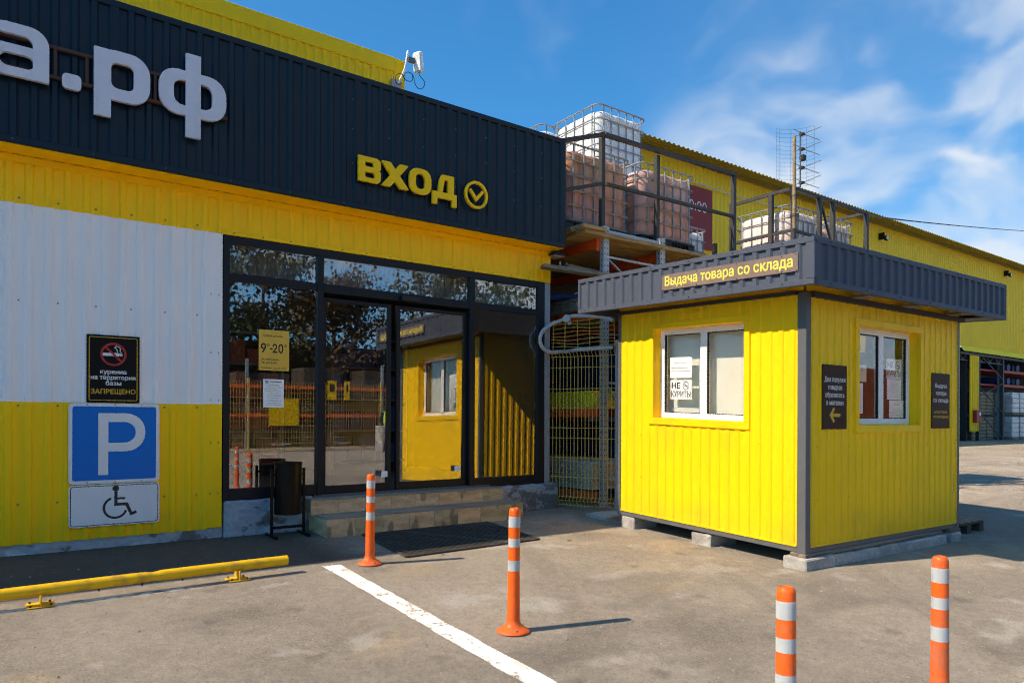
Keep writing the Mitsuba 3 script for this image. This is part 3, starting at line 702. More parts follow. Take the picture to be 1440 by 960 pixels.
bsdf('tread_tile', dirty((0.30, 0.255, 0.20), (0.16, 0.13, 0.10), 0.5, s=7.0), 0.6)


def tile_row(x0, x1, n, mk, mt=None):
    e = np.linspace(x0, x1, n + 1)
    for i in range(n): part(st_, 'tile', mk(e[i] + 0.0015, e[i + 1] - 0.0015), mt or TILES[rng.integers(3)])


tile_row(LX0, LX1, 8, lambda a, b: cbx(a, b, LY, LY + 0.012, -0.12, LZ - 0.013, 0.0015))
tile_row(LX0, LX1, 8, lambda a, b: cbx(a, b, LY - 0.006, UY - 0.001, LZ - 0.012, LZ, 0.0025), 'tread_tile')
tile_row(UX0, UX1, 8, lambda a, b: cbx(a, b, UY, UY + 0.012, LZ + 0.002, UZ - 0.013, 0.0015))
tile_row(UX0, UX1, 8, lambda a, b: cbx(a, b, UY - 0.006, YF - 0.035, UZ - 0.012, UZ, 0.0025), 'tread_tile')
for ya, yb in ((LY + 0.013, UY), (UY + 0.002, YF - 0.04)):
    part(st_, 'tile', cbx(LX0, LX0 + 0.012, ya, yb, -0.12, LZ - 0.014, 0.0015), TILES[0])
part(st_, 'tile', cbx(UX0, UX0 + 0.012, UY + 0.013, YF - 0.04, LZ - 0.0, UZ - 0.014, 0.0015), TILES[2])
part(st_, 'tile', cbx(LX1 - 0.012, LX1, LY + 0.013, YF - 0.12, -0.12, LZ - 0.014, 0.0015), TILES[1])

# ---------------------------------------------------------------- rubber mat with open honeycomb
mat = thing('doormat', 'black open-weave rubber mat at the foot of the steps', 'mat')
c00, c10, c11, c01 = np.array([2.91, 5.48]), np.array([4.41, 5.53]), np.array([4.50, 6.56]), np.array([3.0, 6.56])


def matp(u, v): return (c00 * (1 - u) * (1 - v) + c10 * u * (1 - v) + c11 * u * v + c01 * (1 - u) * v)


def matbar(u0, v0, u1, v1, w=0.007, h=0.014):
    a, b = matp(u0, v0), matp(u1, v1); t = (b - a) / np.linalg.norm(b - a); q = np.array([-t[1], t[0]]) * w / 2
    z = float(gz((a[1] + b[1]) / 2)); za, zb = float(gz(a[1])), float(gz(b[1]))
    lo, hi = 0.004, h
    P4 = [a - q, a + q, b + q, b - q]; zz = [za, za, zb, zb]
    return tm([[*p, z_ + lo] for p, z_ in zip(P4, zz)] + [[*p, z_ + hi] for p, z_ in zip(P4, zz)], np.vstack([BOXF, BOXF[:, ::-1]]))


mb = []
W_, H_ = 1.5, 1.05
NP = 0.085
k = -H_
while k < W_:
    a0, a1 = max(k, 0), min(k + H_, W_)
    if a1 - a0 > 0.01:
        mb.append(matbar(a0 / W_, (a0 - k) / H_, a1 / W_, (a1 - k) / H_, 0.013))
        mb.append(matbar(a0 / W_, 1 - (a0 - k) / H_, a1 / W_, 1 - (a1 - k) / H_, 0.013, 0.0150))
    k += NP
part(mat, 'weave', mb, 'mat_rubber', kind='stuff')
part(mat, 'rim', [matbar(0, 0, 1, 0, 0.022, 0.017), matbar(0, 1, 1, 1, 0.022, 0.017), matbar(0, 0, 0, 1, 0.022, 0.0165), matbar(1, 0, 1, 1, 0.022, 0.0165)], 'mat_rubber')

# ---------------------------------------------------------------- litter bin
bn = thing('litter_bin', 'black cylindrical litter bin hung between two posts beside the steps', 'bin')
B = np.array([2.365, 6.90, float(gz(6.90))])
prof = [(0.0, 0.215), (0.125, 0.215), (0.131, 0.222), (0.131, 0.70), (0.136, 0.705), (0.136, 0.72), (0.128, 0.72), (0.124, 0.70), (0.122, 0.24), (0.0, 0.235)]
part(bn, 'drum', lathe(prof, 32, B), 'black_paint', smooth=35)
for sx in (-1, 1):
    x = B[0] + sx * 0.158
    part(bn, 'post', [cbx(x - 0.012, x + 0.012, B[1] - 0.012, B[1] + 0.012, B[2] + 0.026, B[2] + 0.66, 0.002)], 'black_paint')
    part(bn, 'foot', cbx(x - 0.014, x + 0.014, B[1] - 0.16, B[1] + 0.16, B[2], B[2] + 0.025, 0.003), 'black_paint')
    part(bn, 'pivot', tube([[x, B[1], B[2] + 0.60], [B[0] + sx * 0.125, B[1], B[2] + 0.60]], 0.009), 'black_paint')
part(bn, 'crossbar', cbx(B[0] - 0.145, B[0] + 0.145, B[1] - 0.01, B[1] + 0.01, B[2] + 0.075, B[2] + 0.10, 0.002), 'black_paint')

# ---------------------------------------------------------------- wheel stop
ws = thing('wheel_stop', 'dented yellow pipe wheel stop bolted to the asphalt', 'barrier')
xx = np.linspace(-3.0, 1.872, 240)
yy = np.interp(xx, [-3.0, 1.87], [5.36, 5.475])
pz = gz(yy) + 0.098 + 0.004 * np.sin(xx * 1.1)
rr = 0.0375 - 0.005 * np.exp(-((xx - 0.93) / 0.035) ** 2) - 0.0015 * np.exp(-((xx - 0.86) / 0.12) ** 2)
pz = pz - 0.002 * np.exp(-((xx - 0.93) / 0.05) ** 2)
part(ws, 'pipe', tube(np.stack([xx, yy, pz], 1), rr, 20, caps=False), 'yellow_pipe', smooth=40)
part(ws, 'inner_pipe', tube(np.stack([xx, yy, pz], 1)[-12:], 0.0335, 20, caps=False), 'rust', smooth=40)
part(ws, 'pipe_end', tube(np.stack([xx, yy, pz], 1)[-10:-8], 0.035, 20), 'rust')
for x in (-1.7, 0.275, 1.50):
    y = float(np.interp(x, [-3, 1.87], [5.36, 5.475])); z = float(gz(y))
    f_ = part(ws, 'foot', [cbx(x - 0.075, x + 0.075, y - 0.075, y + 0.075, z + 0.001, z + 0.008, 0.002), cbx(x - 0.004, x + 0.004, y - 0.07, y + 0.07, z + 0.008, z + 0.075, 0.001)], 'yellow_pipe')
    part(f_, 'bolt', cat([lathe([(0, 0.012), (0.006, 0.012), (0.006, 0.0)], 6, (x + a, y + b, z + 0.008)) for a in (-0.055, 0.055) for b in (-0.055, 0.055)]), 'rust', kind='stuff')
for x in (0.6, 0.86, 1.12):
    y = float(np.interp(x, [-3, 1.87], [5.36, 5.475])); z = float(gz(y))
    part(ws, 'weld_lug', tube([[x, y, z + 0.045], [x, y, z + 0.068]], 0.006), 'rust')

# ---------------------------------------------------------------- bollards


def bollard(x, y, lean, label, h=0.745, spin=0.0):
    t = thing('bollard', label, 'bollard', 'orange bollards with white bands')
    z = float(gz(y)); M = trimesh.transformations.rotation_matrix(lean[1], [lean[0][0], lean[0][1], 0])
    def put(m):
        m = tm((m.vertices @ M[:3, :3].T) + [x, y, z], m.faces); return m
    k = h / 0.745
    base = [(0.0, 0.002), (0.098, 0.002), (0.100, 0.006), (0.098, 0.012), (0.082, 0.022), (0.062, 0.034), (0.049, 0.048), (0.043, 0.062), (0.0405, 0.075)]
    part(t, 'base', put(lathe(base, 32)), 'bollard_orange', smooth=40)
    zb = [0.075, 0.21, 0.212, 0.365]
    R = lambda q: 0.0405 - 0.0065 * min(1, q / 0.5)
    part(t, 'post', put(lathe([(R(0.075), 0.075), (R(0.21) + 0.0004, 0.208), (R(0.21) - 0.001, 0.211), (R(0.21), 0.214), (R(0.30), 0.30), (R(0.745), 0.70 * k), (0.0335, 0.722 * k), (0.030, 0.735 * k), (0.022, 0.742 * k), (0.020, 0.739 * k), (0.0, 0.7385 * k)], 32)), 'bollard_orange', smooth=40)
    for z0 in (0.367, 0.497, 0.627):
        part(t, 'reflective_band', put(lathe([(R(z0), z0 * k), (R(z0) + 0.0012, (z0 + 0.001) * k), (R(z0 + 0.06) + 0.0012, (z0 + 0.064) * k), (R(z0 + 0.06), (z0 + 0.065) * k)], 32)), 'reflective_white', smooth=40)
    for q in (0.3, 2.4, 4.5):
        part(t, 'anchor_bolt', put(lathe([(0.0, 0.030), (0.008, 0.030), (0.009, 0.022), (0.009, 0.012)], 6, (0.076 * math.cos(q + spin), 0.076 * math.sin(q + spin), 0))), 'galvanised')
    return t


bollard(2.542, 5.423, ((0.6, 0.4), 0.012), 'orange bollard beside the far end of the white line and the rubber mat', spin=4.4)
bollard(2.54, 3.43, ((0.8, 0.6), 0.008), 'orange bollard in the middle, standing alone right of the white line', spin=4.0)
bollard(2.31, 1.475, ((-0.5, 0.85), 0.035), 'orange bollard cut off at the bottom edge, left of the two nearest')
bollard(3.425, 1.427, ((0.8, 0.6), 0.002), 'orange bollard cut off at the bottom edge, farthest right of the four', spin=1.0)

# ---------------------------------------------------------------- kiosk
kk = thing('kiosk', 'yellow corrugated kiosk with dark grey flat roof fascia on concrete blocks', 'kiosk')
KW, KL = 2.785, 2.30
WXo = (-1.765, -0.62, 1.095, 2.025)   # window openings s0 s1 z0 z1
WYo = (0.815, 1.935, 1.095, 2.015)
PK = 0.115
part(kk, 'sunny_wall', KX(corr(-KL + 0.03, -0.07, 0.045, 2.225, PK, 0.009, 0.48, 0.08, 0.02, [(WXo[0] - 0.03, WXo[1] + 0.03, WXo[2] - 0.03, WXo[3] + 0.03)])), 'kiosk_yellow', label='sunlit yellow corrugated wall facing the shop')
part(kk, 'shaded_wall', KY(corr(0.065, KW - 0.04, 0.045, 2.225, PK, 0.009, 0.48, 0.08, 0.03, [(WYo[0] - 0.03, WYo[1] + 0.03, WYo[2] - 0.03, WYo[3] + 0.03)])), 'kiosk_yellow', label='shaded yellow corrugated wall facing the yard')
part(kk, 'back_wall', kio([bx(KW - 0.02, KW, 0.05, KL - 0.03, 0.03, 2.23), bx(0.055, KW - 0.021, KL - 0.05, KL - 0.03, 0.03, 2.23)]), 'kiosk_yellow')
part(kk, 'rear_cladding', Face(lambda s, z, n: kpt(-s, KL - 0.005 + n, z))(corr(-KW + 0.01, -0.055, 0.045, 2.225, PK, 0.009, 0.48, 0.08, 0.03)), 'kiosk_yellow')
part(kk, 'base_frame', kio([cbx(0.06, KW, -0.004, 0.05, -0.005, 0.042, 0.003)]), 'grey_steel')
part(kk, 'base_frame', kio([cbx(-0.004, 0.05, 0.075, KL, -0.005, 0.042, 0.003)]), 'grey_steel')
part(kk, 'corner_post', kio(cbx(-0.012, 0.062, -0.012, 0.072, -0.006, 2.236, 0.004)), 'grey_steel', label='grey steel corner post between the sunny and shaded walls')
part(kk, 'corner_post', kio(cbx(KW - 0.045, KW + 0.012, -0.010, 0.045, -0.03, 2.236, 0.004)), 'grey_steel')
part(kk, 'corner_post', kio(cbx(-0.010, 0.05, KL - 0.032, KL + 0.012, -0.006, 2.236, 0.004)), 'grey_steel')
part(kk, 'sill_trim', KY.box(0.068, KW - 0.048, 0.044, 0.062, 0.0, 0.0125), 'kiosk_yellow')
part(kk, 'sill_trim', KX.box(-KL + 0.035, -0.075, 0.044, 0.062, 0.0, 0.0125), 'kiosk_yellow')
part(kk, 'top_beam', kio([cbx(0.065, KW + 0.05, -0.045, 0.02, 2.195, 2.245, 0.003)]), 'rail_grey')
part(kk, 'top_beam', kio([cbx(-0.04, 0.02, 0.075, KL + 0.05, 2.215, 2.25, 0.003)]), 'rail_grey')
part(kk, 'floor', kio(bx(0.05, KW - 0.05, 0.05, KL - 0.03, 0.0, 0.05)), 'wood_grey')
# fascia and roof
FX0, FX1, FY1 = -0.32, 3.21, 2.62
part(kk, 'fascia_cladding', KXF(corr(-FY1 + 0.02, 0.24, 2.265, 2.575, P, 0.018, 0.48, 0.12, 0.04)), 'grey_cladding', label='sunlit grey corrugated roof fascia')
part(kk, 'fascia_cladding', KYF(corr(FX0 + 0.02, FX1 - 0.02, 2.265, 2.575, P, 0.018, 0.48, 0.12, 0.05)), 'grey_cladding', label='shaded grey corrugated roof fascia')
for z0, z1 in ((2.232, 2.280), (2.568, 2.613)):
    part(kk, 'fascia_trim', KXF.box(-FY1, 0.292, z0, z1, -0.03, 0.0215, 0.003), 'grey_cladding')
    part(kk, 'fascia_trim', KYF.box(FX0 + 0.012, FX1, z0, z1, -0.03, 0.0215, 0.003), 'grey_cladding')
part(kk, 'fascia_trim', KXF.box(0.215, 0.2935, 2.281, 2.567, -0.03, 0.0215, 0.003), 'grey_cladding')
part(kk, 'fascia_trim', KXF.box(-FY1, -FY1 + 0.035, 2.281, 2.567, -0.03, 0.0215, 0.003), 'grey_cladding')
part(kk, 'fascia_trim', KYF.box(FX0 - 0.018, FX0 + 0.04, 2.281, 2.567, -0.03, 0.0215, 0.003), 'grey_cladding')
part(kk, 'fascia_trim', KYF.box(FX1 - 0.03, FX1, 2.281, 2.567, -0.03, 0.0215, 0.003), 'grey_cladding')
part(kk, 'fascia_return', kio([bx(FX1 - 0.03, FX1 - 0.002, -0.24, FY1, 2.236, 2.61), bx(FX0 + 0.04, FX1 - 0.04, FY1 - 0.03, FY1 - 0.002, 2.236, 2.61)]), 'grey_cladding')
part(kk, 'roof', kio(bx(FX0 + 0.035, FX1 - 0.035, -0.24, FY1 - 0.035, 2.46, 2.50)), 'kiosk_yellow')
part(kk, 'roof_skirt', kio([bx(0.03, KW, 0.0, 0.02, 2.247, 2.458), bx(0.03, KW, KL - 0.02, KL, 2.237, 2.458), bx(0.0, 0.02, 0.03, KL, 2.252, 2.458), bx(KW - 0.02, KW, 0.03, KL, 2.237, 2.458)]), 'kiosk_yellow')
for x in (0.62, 1.5, 2.4, 3.1):
    part(kk, 'roof_bracket', kio([cbx(x, x + 0.16, -0.235, -0.05, 2.238, 2.262, 0.003)]), 'wood_grey')
part(kk, 'roof_bracket', kio([bx(FX1 - 0.34, FX1 - 0.04, -0.235, 1.2, 2.238, 2.250)]), 'grey_steel')
ks = []
for s in np.arange(FX0 + 0.2, FX1, 0.55): ks += [KYF.box(s, s + 0.009, z, z + 0.009, 0.021, 0.026) for z in (2.252, 2.588)]
for s in np.arange(-2.5, 0.3, 0.5): ks += [KXF.box(s, s + 0.009, z, z + 0.009, 0.021, 0.026) for z in (2.252, 2.588)]
for z in (0.9, 1.55, 0.45):
    ks += [KX.box(s - 0.0025, s + 0.0025, z, z + 0.005, 0.008, 0.011) for s in (-2.15, -1.95, -0.46, -0.2)]
    ks += [KY.box(s - 0.0025, s + 0.0025, z, z + 0.005, 0.008, 0.011) for s in (0.16, 0.66, 2.1, 2.68)]
part(kk, 'screws', ks, 'dark_frame', kind='stuff')


def kiosk_window(face, o, mull, name):
    s0, s1, z0, z1 = o; w = 0.062
    a = part(kk, 'window_surround', [face.box(s0 - w, s1 + w, z1, z1 + w, -0.01, 0.02, 0.003), face.box(s0 - w, s1 + w, z0 - w - 0.008, z0, -0.01, 0.022, 0.003), face.box(s0 - w, s0, z0 + 0.0005, z1 - 0.0005, -0.01, 0.0205, 0.003), face.box(s1, s1 + w, z0 + 0.0005, z1 - 0.0005, -0.01, 0.0205, 0.003)], 'kiosk_yellow')
    part(a, 'reveal', [face.box(s0 - 0.012, s0, z0, z1, -0.13, -0.011), face.box(s1, s1 + 0.012, z0, z1, -0.13, -0.011), face.box(s0 - 0.012, s1 + 0.012, z1, z1 + 0.012, -0.13, -0.011), face.box(s0 - 0.012, s1 + 0.012, z0 - 0.012, z0, -0.13, -0.011)], 'kiosk_yellow')
    e = 0.058; n0, n1 = -0.14, -0.09
    b = part(kk, 'window', [face.box(s0 + .001, s1 - .001, z1 - e, z1 - .001, n0, n1, 0.004), face.box(s0 + .001, s1 - .001, z0 + .001, z0 + e, n0, n1, 0.004), face.box(s0 + .001, s0 + e, z0 + e, z1 - e, n0, n1 - .001, 0.003), face.box(s1 - e, s1 - .001, z0 + e, z1 - e, n0, n1 - .001, 0.003), face.box(mull - 0.043, mull + 0.043, z0 + e, z1 - e, n0, n1 - .0005, 0.003)], 'white_pvc', label=name)
    for a0, a1 in ((s0 + e, mull - 0.043), (mull + 0.043, s1 - e)):
        part(b, 'gasket', [face.box(a0, a0 + 0.008, z0 + e, z1 - e, -0.12, -0.098), face.box(a1 - 0.008, a1, z0 + e, z1 - e, -0.12, -0.098), face.box(a0 + 0.008, a1 - 0.008, z0 + e, z0 + e + 0.008, -0.12, -0.098), face.box(a0 + 0.008, a1 - 0.008, z1 - e - 0.008, z1 - e, -0.12, -0.098)], 'black_plastic')
        part(b, 'pane', face(tm([[a0 + .008, z0 + e + .008, -0.11], [a1 - .008, z0 + e + .008, -0.11], [a1 - .008, z1 - e - .008, -0.11], [a0 + .008, z1 - e - .008, -0.11]], [[0, 1, 2], [0, 2, 3]])), 'window_glass' if face is KX else 'kiosk_glass')


kiosk_window(KX, WXo, -1.185, 'white framed window in the sunlit kiosk wall')
kiosk_window(KY, WYo, 1.392, 'white framed window in the shaded kiosk wall')
part(kk, 'roller_blind', KX.box(WXo[0] - 0.05, WXo[1] + 0.05, WXo[2] - 0.05, WXo[3] + 0.05, -0.215, -0.205), 'blind', label='pale roller blind behind the sunlit kiosk window')
part(kk, 'interior_lining', kio([bx(0.22, KW - 0.05, 1.5, 1.52, 0.06, 2.2), bx(KW - 0.07, KW - 0.05, 0.06, 1.5, 0.06, 2.2), bx(0.22, 0.24, 0.06, 1.5, 0.06, 2.2)]), 'interior_dark')

scf = []
for s, z, L, ang, face in ((2.66, 0.42, 0.16, 1.45, KY), (2.64, 0.36, 0.07, 0.9, KY)):
    scf.append(face.poly(LineString([(s, z), (s + 0.5 * L * math.cos(ang) + 0.004, z + 0.5 * L * math.sin(ang)), (s + L * math.cos(ang), z + L * math.sin(ang))]).buffer(0.0022), 0.0092, 0.0006))
part(kk, 'scuff', scf, 'rust', kind='stuff')

# blocks under the kiosk


def kblock(x0, x1, y0, y1, z1, seed, label, mat='concrete'):
    m = rough_block(x0, x1, y0, y1, -0.30, z1, 0.025, 0.006, seed, 0.012)
    single('concrete_block', kio(m), mat, label, 'concrete block', 'blocks under the kiosk', smooth=40)


kblock(-0.002, 0.36, 2.06, 2.262, -0.012, 11, 'pale concrete block under the back corner of the kiosk, beside the mesh gate')
kblock(-0.004, 0.40, 1.01, 1.255, -0.02, 12, 'pale concrete block under the middle of the sunny kiosk wall')
kblock(-0.075, 0.37, -0.062, 0.168, -0.038, 13, 'pale concrete block under the front corner post of the kiosk')
kblock(0.38, 2.44, -0.05, 0.16, -0.046, 14, 'long concrete beam under the shaded kiosk wall')
kblock(2.56, 2.78, -0.045, 0.20, -0.046, 15, 'concrete block under the far right corner of the kiosk')
single('timber_packer', kio([cbx(-0.02, 2.40, -0.02, 0.13, -0.036, -0.006, 0.003)]), 'wood_grey', 'weathered timber packer between kiosk frame and concrete beam', 'timber')
single('timber_packer', kio([cbx(2.56, 2.785, -0.03, 0.15, -0.042, -0.006, 0.003)]), 'wood_grey', 'short timber packer on the far right concrete block', 'timber')

# kiosk signs
SF = Face(lambda s, z, n: kpt(-0.3415 - n, -s, z))
kn = thing('kiosk_name_plate', 'taupe plate with yellow lettering on the sunlit kiosk fascia', 'sign')
part(kn, 'plate', SF.box(-1.335, 0.153, 2.350, 2.500, 0, 0.006, 0.0015), 'sign_brown_lit')
part(kn, 'lettering', SF.text('Выдача товара со склада', 0.090, -0.592, 2.393, 0.006, 1.40, bold=True), 'sign_lemon')
part(kn, 'screw', cat([SF.box(s, s + 0.008, z, z + 0.008, 0.006, 0.009) for s in (-1.32, -0.9, -0.45, 0.0, 0.135) for z in (2.356, 2.484)]), 'ink', kind='stuff')
SY_ = Face(lambda s, z, n: kpt(s, -0.011 - n, z))
s1 = thing('direction_sign', 'brown sign with white lettering and yellow left arrow on the kiosk', 'sign')
part(s1, 'panel', SY_.box(0.225, 0.607, 1.060, 1.628, 0, 0.006, 0.0015), 'sign_brown')
for i, (t, wd) in enumerate((('Для покупки', 0.325), ('товаров', 0.225), ('обратитесь', 0.30), ('в магазин', 0.265))):
    part(s1, 'lettering', SY_.text(t, 0.046, 0.416, 1.478 - 0.068 * i, 0.006, wd), 'sign_white')
ar = unary_union([LineString([(0.345, 1.185), (0.50, 1.185)]).buffer(0.015, cap_style=2), LineString([(0.405, 1.245), (0.352, 1.185), (0.405, 1.125)]).buffer(0.015, cap_style=2, join_style=2)])
part(s1, 'arrow', SY_.poly(ar, 0.006), 'sign_gold')
s2 = thing('goods_issue_sign', 'brown sign with white and gold lettering right of the kiosk window', 'sign')
part(s2, 'panel', SY_.box(2.172, 2.560, 1.060, 1.630, 0, 0.006, 0.0015), 'sign_brown')
for i, (t, wd) in enumerate((('Выдача', 0.25), ('товара', 0.23), ('со склада', 0.315))):
    part(s2, 'lettering', SY_.text(t, 0.046, 2.366, 1.480 - 0.075 * i, 0.006, wd), 'sign_white')
for i, (t, wd) in enumerate((('вход только', 0.27), ('по накладным', 0.315))):
    part(s2, 'lettering', SY_.text(t, 0.032, 2.366, 1.218 - 0.05 * i, 0.006, wd), 'sign_gold')
for sg_, a, b in ((s1, 0.225, 0.607), (s2, 2.172, 2.560)):
    part(sg_, 'screw', cat([SY_.box(s, s + 0.009, z, z + 0.009, 0.006, 0.010) for s in (a + 0.012, b - 0.021) for z in (1.07, 1.61)]), 'ink', kind='stuff')


def no_smoking_paper(face, s0, s1, z0, z1, n, label):
    t = thing('no_smoking_notice', label, 'notice', 'printed no-smoking notices in the kiosk windows')
    w, h = s1 - s0, z1 - z0
    part(t, 'sheet', face.box(s0, s1, z0, z1, n, n + 0.001), 'paper')
    part(t, 'border', face.poly(sbox(s0 + .008, z0 + .008, s1 - .008, z1 - .008).difference(sbox(s0 + .012, z0 + .012, s1 - .012, z1 - .012)), n + 0.001, 0.0008), 'ink_grey')
    part(t, 'lettering', face.text('НЕ', h * 0.30, s0 + w * 0.27, z0 + h * 0.56, n + 0.001, w * 0.40, bold=True, depth=0.0008), 'ink')
    part(t, 'lettering', face.text('КУРИТЬ!', h * 0.30, s0 + w * 0.5, z0 + h * 0.13, n + 0.001, w * 0.92, bold=True, depth=0.0008), 'ink')
    c = (s0 + w * 0.73, z0 + h * 0.70); r = h * 0.21
    ic = unary_union([affinity.scale(Point(0, 0).buffer(1, quad_segs=16).difference(Point(0, 0).buffer(0.84, quad_segs=16)), r, r, origin=(0, 0)), LineString([(-r * .65, r * .65), (r * .65, -r * .65)]).buffer(r * 0.08), sbox(-r * 0.6, -r * .1, r * 0.6, r * .1)])
    part(t, 'symbol', face.poly(affinity.translate(ic, *c), n + 0.001, 0.0008), 'ink')


PX = -0.118
no_smoking_paper(KX, -1.645, -1.352, 1.292, 1.495, PX, 'white no-smoking notice with two-word print in the sunlit kiosk window')
p1 = thing('paper_notice', 'white sheet with faint print at the top of the sunlit kiosk window', 'notice')
part(p1, 'sheet', KX.box(-1.652, -1.355, 1.516, 1.730, PX, PX + 0.001), 'paper')
part(p1, 'print', [KX.box(-1.60, -1.42, 1.668, 1.674, PX + 0.001, PX + 0.0015), KX.box(-1.635, -1.40, 1.615, 1.623, PX + 0.001, PX + 0.0015), KX.box(-1.635, -1.375, 1.58, 1.588, PX + 0.001, PX + 0.0015)], 'ink_grey')
no_smoking_paper(KY, 1.54, 1.83, 1.545, 1.748, PX, 'white no-smoking notice with two-word print in the shaded kiosk window')
p2 = thing('paper_notice', 'white printed sheet just below the notice in the shaded kiosk window', 'notice')
part(p2, 'sheet', KY.box(1.548, 1.824, 1.342, 1.543, PX, PX + 0.001), 'paper')
part(p2, 'print', [lines(KY, 1.57, 1.80, 1.50, 1.37, PX + 0.001, 7, 5)], 'ink_grey')
p3 = thing('paper_notice', 'lowest white printed sheet in the right pane of the shaded kiosk window', 'notice')
part(p3, 'sheet', KY.box(1.590, 1.868, 1.137, 1.336, PX, PX + 0.001), 'paper')
part(p3, 'print', [lines(KY, 1.61, 1.85, 1.25, 1.19, PX + 0.001, 4, 6), KY.box(1.68, 1.78, 1.29, 1.30, PX + .001, PX + .0018)], 'ink_grey')
p4 = thing('paper_notice', 'yellow sheet with black arrow in the left pane of the shaded kiosk window', 'notice')
part(p4, 'sheet', KY.box(0.90, 1.155, 1.782, 1.94, PX, PX + 0.001), 'letter_yellow')
part(p4, 'arrow', KY.poly(unary_union([LineString([(0.98, 1.885), (1.055, 1.82)]).buffer(0.009, cap_style=2), LineString([(1.055, 1.865), (1.058, 1.817), (1.01, 1.817)]).buffer(0.009, cap_style=2)]), PX + 0.001, 0.0008), 'ink')
p5 = thing('paper_notice', 'cream sketch map sheet in the left pane of the shaded kiosk window', 'notice')
part(p5, 'sheet', KY.box(0.90, 1.17, 1.503, 1.664, PX, PX + 0.001), 'paper_cream')
part(p5, 'print', KY.poly(unary_union([LineString([(0.98, 1.53), (1.06, 1.575), (1.0, 1.62), (0.95, 1.58)]).buffer(0.0035), LineString([(1.02, 1.64), (1.09, 1.645), (1.095, 1.61)]).buffer(0.007)]), PX + 0.001, 0.0008), 'ink_grey')
p6 = thing('paper_notice', 'white printed sheet low in the left pane of the shaded kiosk window', 'notice')
part(p6, 'sheet', KY.box(0.90, 1.11, 1.20, 1.49, PX, PX + 0.001), 'paper')
part(p6, 'print', lines(KY, 0.93, 1.09, 1.45, 1.23, PX + 0.001, 10, 8), 'ink_grey')

# concrete slab at the gate, pallet beside the kiosk
single('concrete_slab', rough_block(5.80, 6.30, 6.02, 6.40, -0.06, 0.012, 0.05, 0.004, 21), 'concrete', 'dark low concrete slab on the ground in front of the mesh gate', 'slab', smooth=40)
pl = thing('wooden_pallet', 'dark worn pallet lying on the asphalt behind the right end of the kiosk', 'pallet')
px, py = 8.55, 3.42; pz0 = float(gz(py)) - 0.0
for k in range(5): part(pl, 'plank', cbx(px + 0.0 + k * 0.165, px + 0.13 + k * 0.165, py, py + 1.1, pz0 + 0.118, pz0 + 0.138, 0.002), 'wood_grey')
for k in range(3):
    part(pl, 'stringer', [cbx(px, px + 0.79, py + k * 0.5, py + k * 0.5 + 0.09, pz0 + 0.096, pz0 + 0.117, 0.002)], 'load_dark')
    for j in range(3): part(pl, 'block', cbx(px + j * 0.34, px + j * 0.34 + 0.11, py + k * 0.5, py + k * 0.5 + 0.09, pz0, pz0 + 0.095, 0.002), 'load_dark')

# ---------------------------------------------------------------- mesh gate between shop and kiosk
A, Bp = np.array([5.87, 7.2]), np.array([6.28, 6.35]); D = (Bp - A) / np.linalg.norm(Bp - A); NN = np.array([D[1], -D[0]])
NN = NN if NN @ np.array([-5.9, -6.8]) > 0 else -NN


def gp(s, z, n=0.0):
    s, z, n = np.broadcast_arrays(*[np.asarray(a, float) for a in (s, z, n)])
    return np.stack([A[0] + D[0] * s + NN[0] * n, A[1] + D[1] * s + NN[1] * n, z], -1)


gt = thing('mesh_gate', 'yellow welded wire mesh gate panel between the shop and the kiosk', 'gate')
wires = []
for s in np.linspace(0.03, 0.93, 19):
    wires.append(tube(gp([s] * 7, [0.02, 0.06, 0.105, 0.15, 1.94, 1.985, 2.03], [0, 0, 0.05, 0, 0, 0.05, 0]), 0.0046, 5))
for z in (0.045, 0.15, 0.40, 0.65, 0.90, 1.03, 1.28, 1.53, 1.80, 1.94):
    wires.append(tube(gp([-0.02, 0.95], [z, z - 0.004], 0.004), 0.0042, 5))
wires.append(tube(gp([-0.02, 0.95], [0.105, 0.10], 0.053), 0.003, 5))
part(gt, 'lower_mesh', wires, 'fence_yellow', kind='stuff')
wires = []
for s in np.linspace(0.10, 0.92, 6):
    wires.append(tube(gp([s - 0.02 * (s < 0.3), s], [2.03, 2.40], [0, 0.03]), 0.0042, 5))
for k, z in enumerate(np.linspace(2.06, 2.40, 8)):
    t = np.linspace(0.07, 0.93, 12)
    wires.append(tube(gp(t, z + 0.012 * np.sin(t * 9 + k), 0.01 + 0.02 * np.sin(t * 5 + k * 0.7)), 0.0040, 5))
part(gt, 'upper_mesh', wires, 'fence_yellow', kind='stuff')
part(gt, 'post', tube(gp([0.955, 0.955], [-0.02, 2.12]), 0.028, 10), 'pale_post')
hz = [(0.924, 2.351), (0.827, 2.398), (0.697, 2.422), (0.566, 2.435), (0.387, 2.446), (0.251, 2.429), (0.114, 2.39), (-0.026, 2.323), (-0.091, 2.253), (-0.108, 2.179), (-0.084, 2.092), (-0.001, 2.021), (0.139, 2.007), (0.276, 2.009), (0.456, 2.016), (0.611, 2.02), (0.786, 2.023), (0.925, 2.027)]


def spline(pts, k=6):
    from scipy.interpolate import CubicSpline
    pts = np.asarray(pts, float); t = np.r_[0, np.cumsum(np.linalg.norm(np.diff(pts, axis=0), axis=1))]
    return CubicSpline(t, pts)(np.linspace(0, t[-1], k * len(pts)))


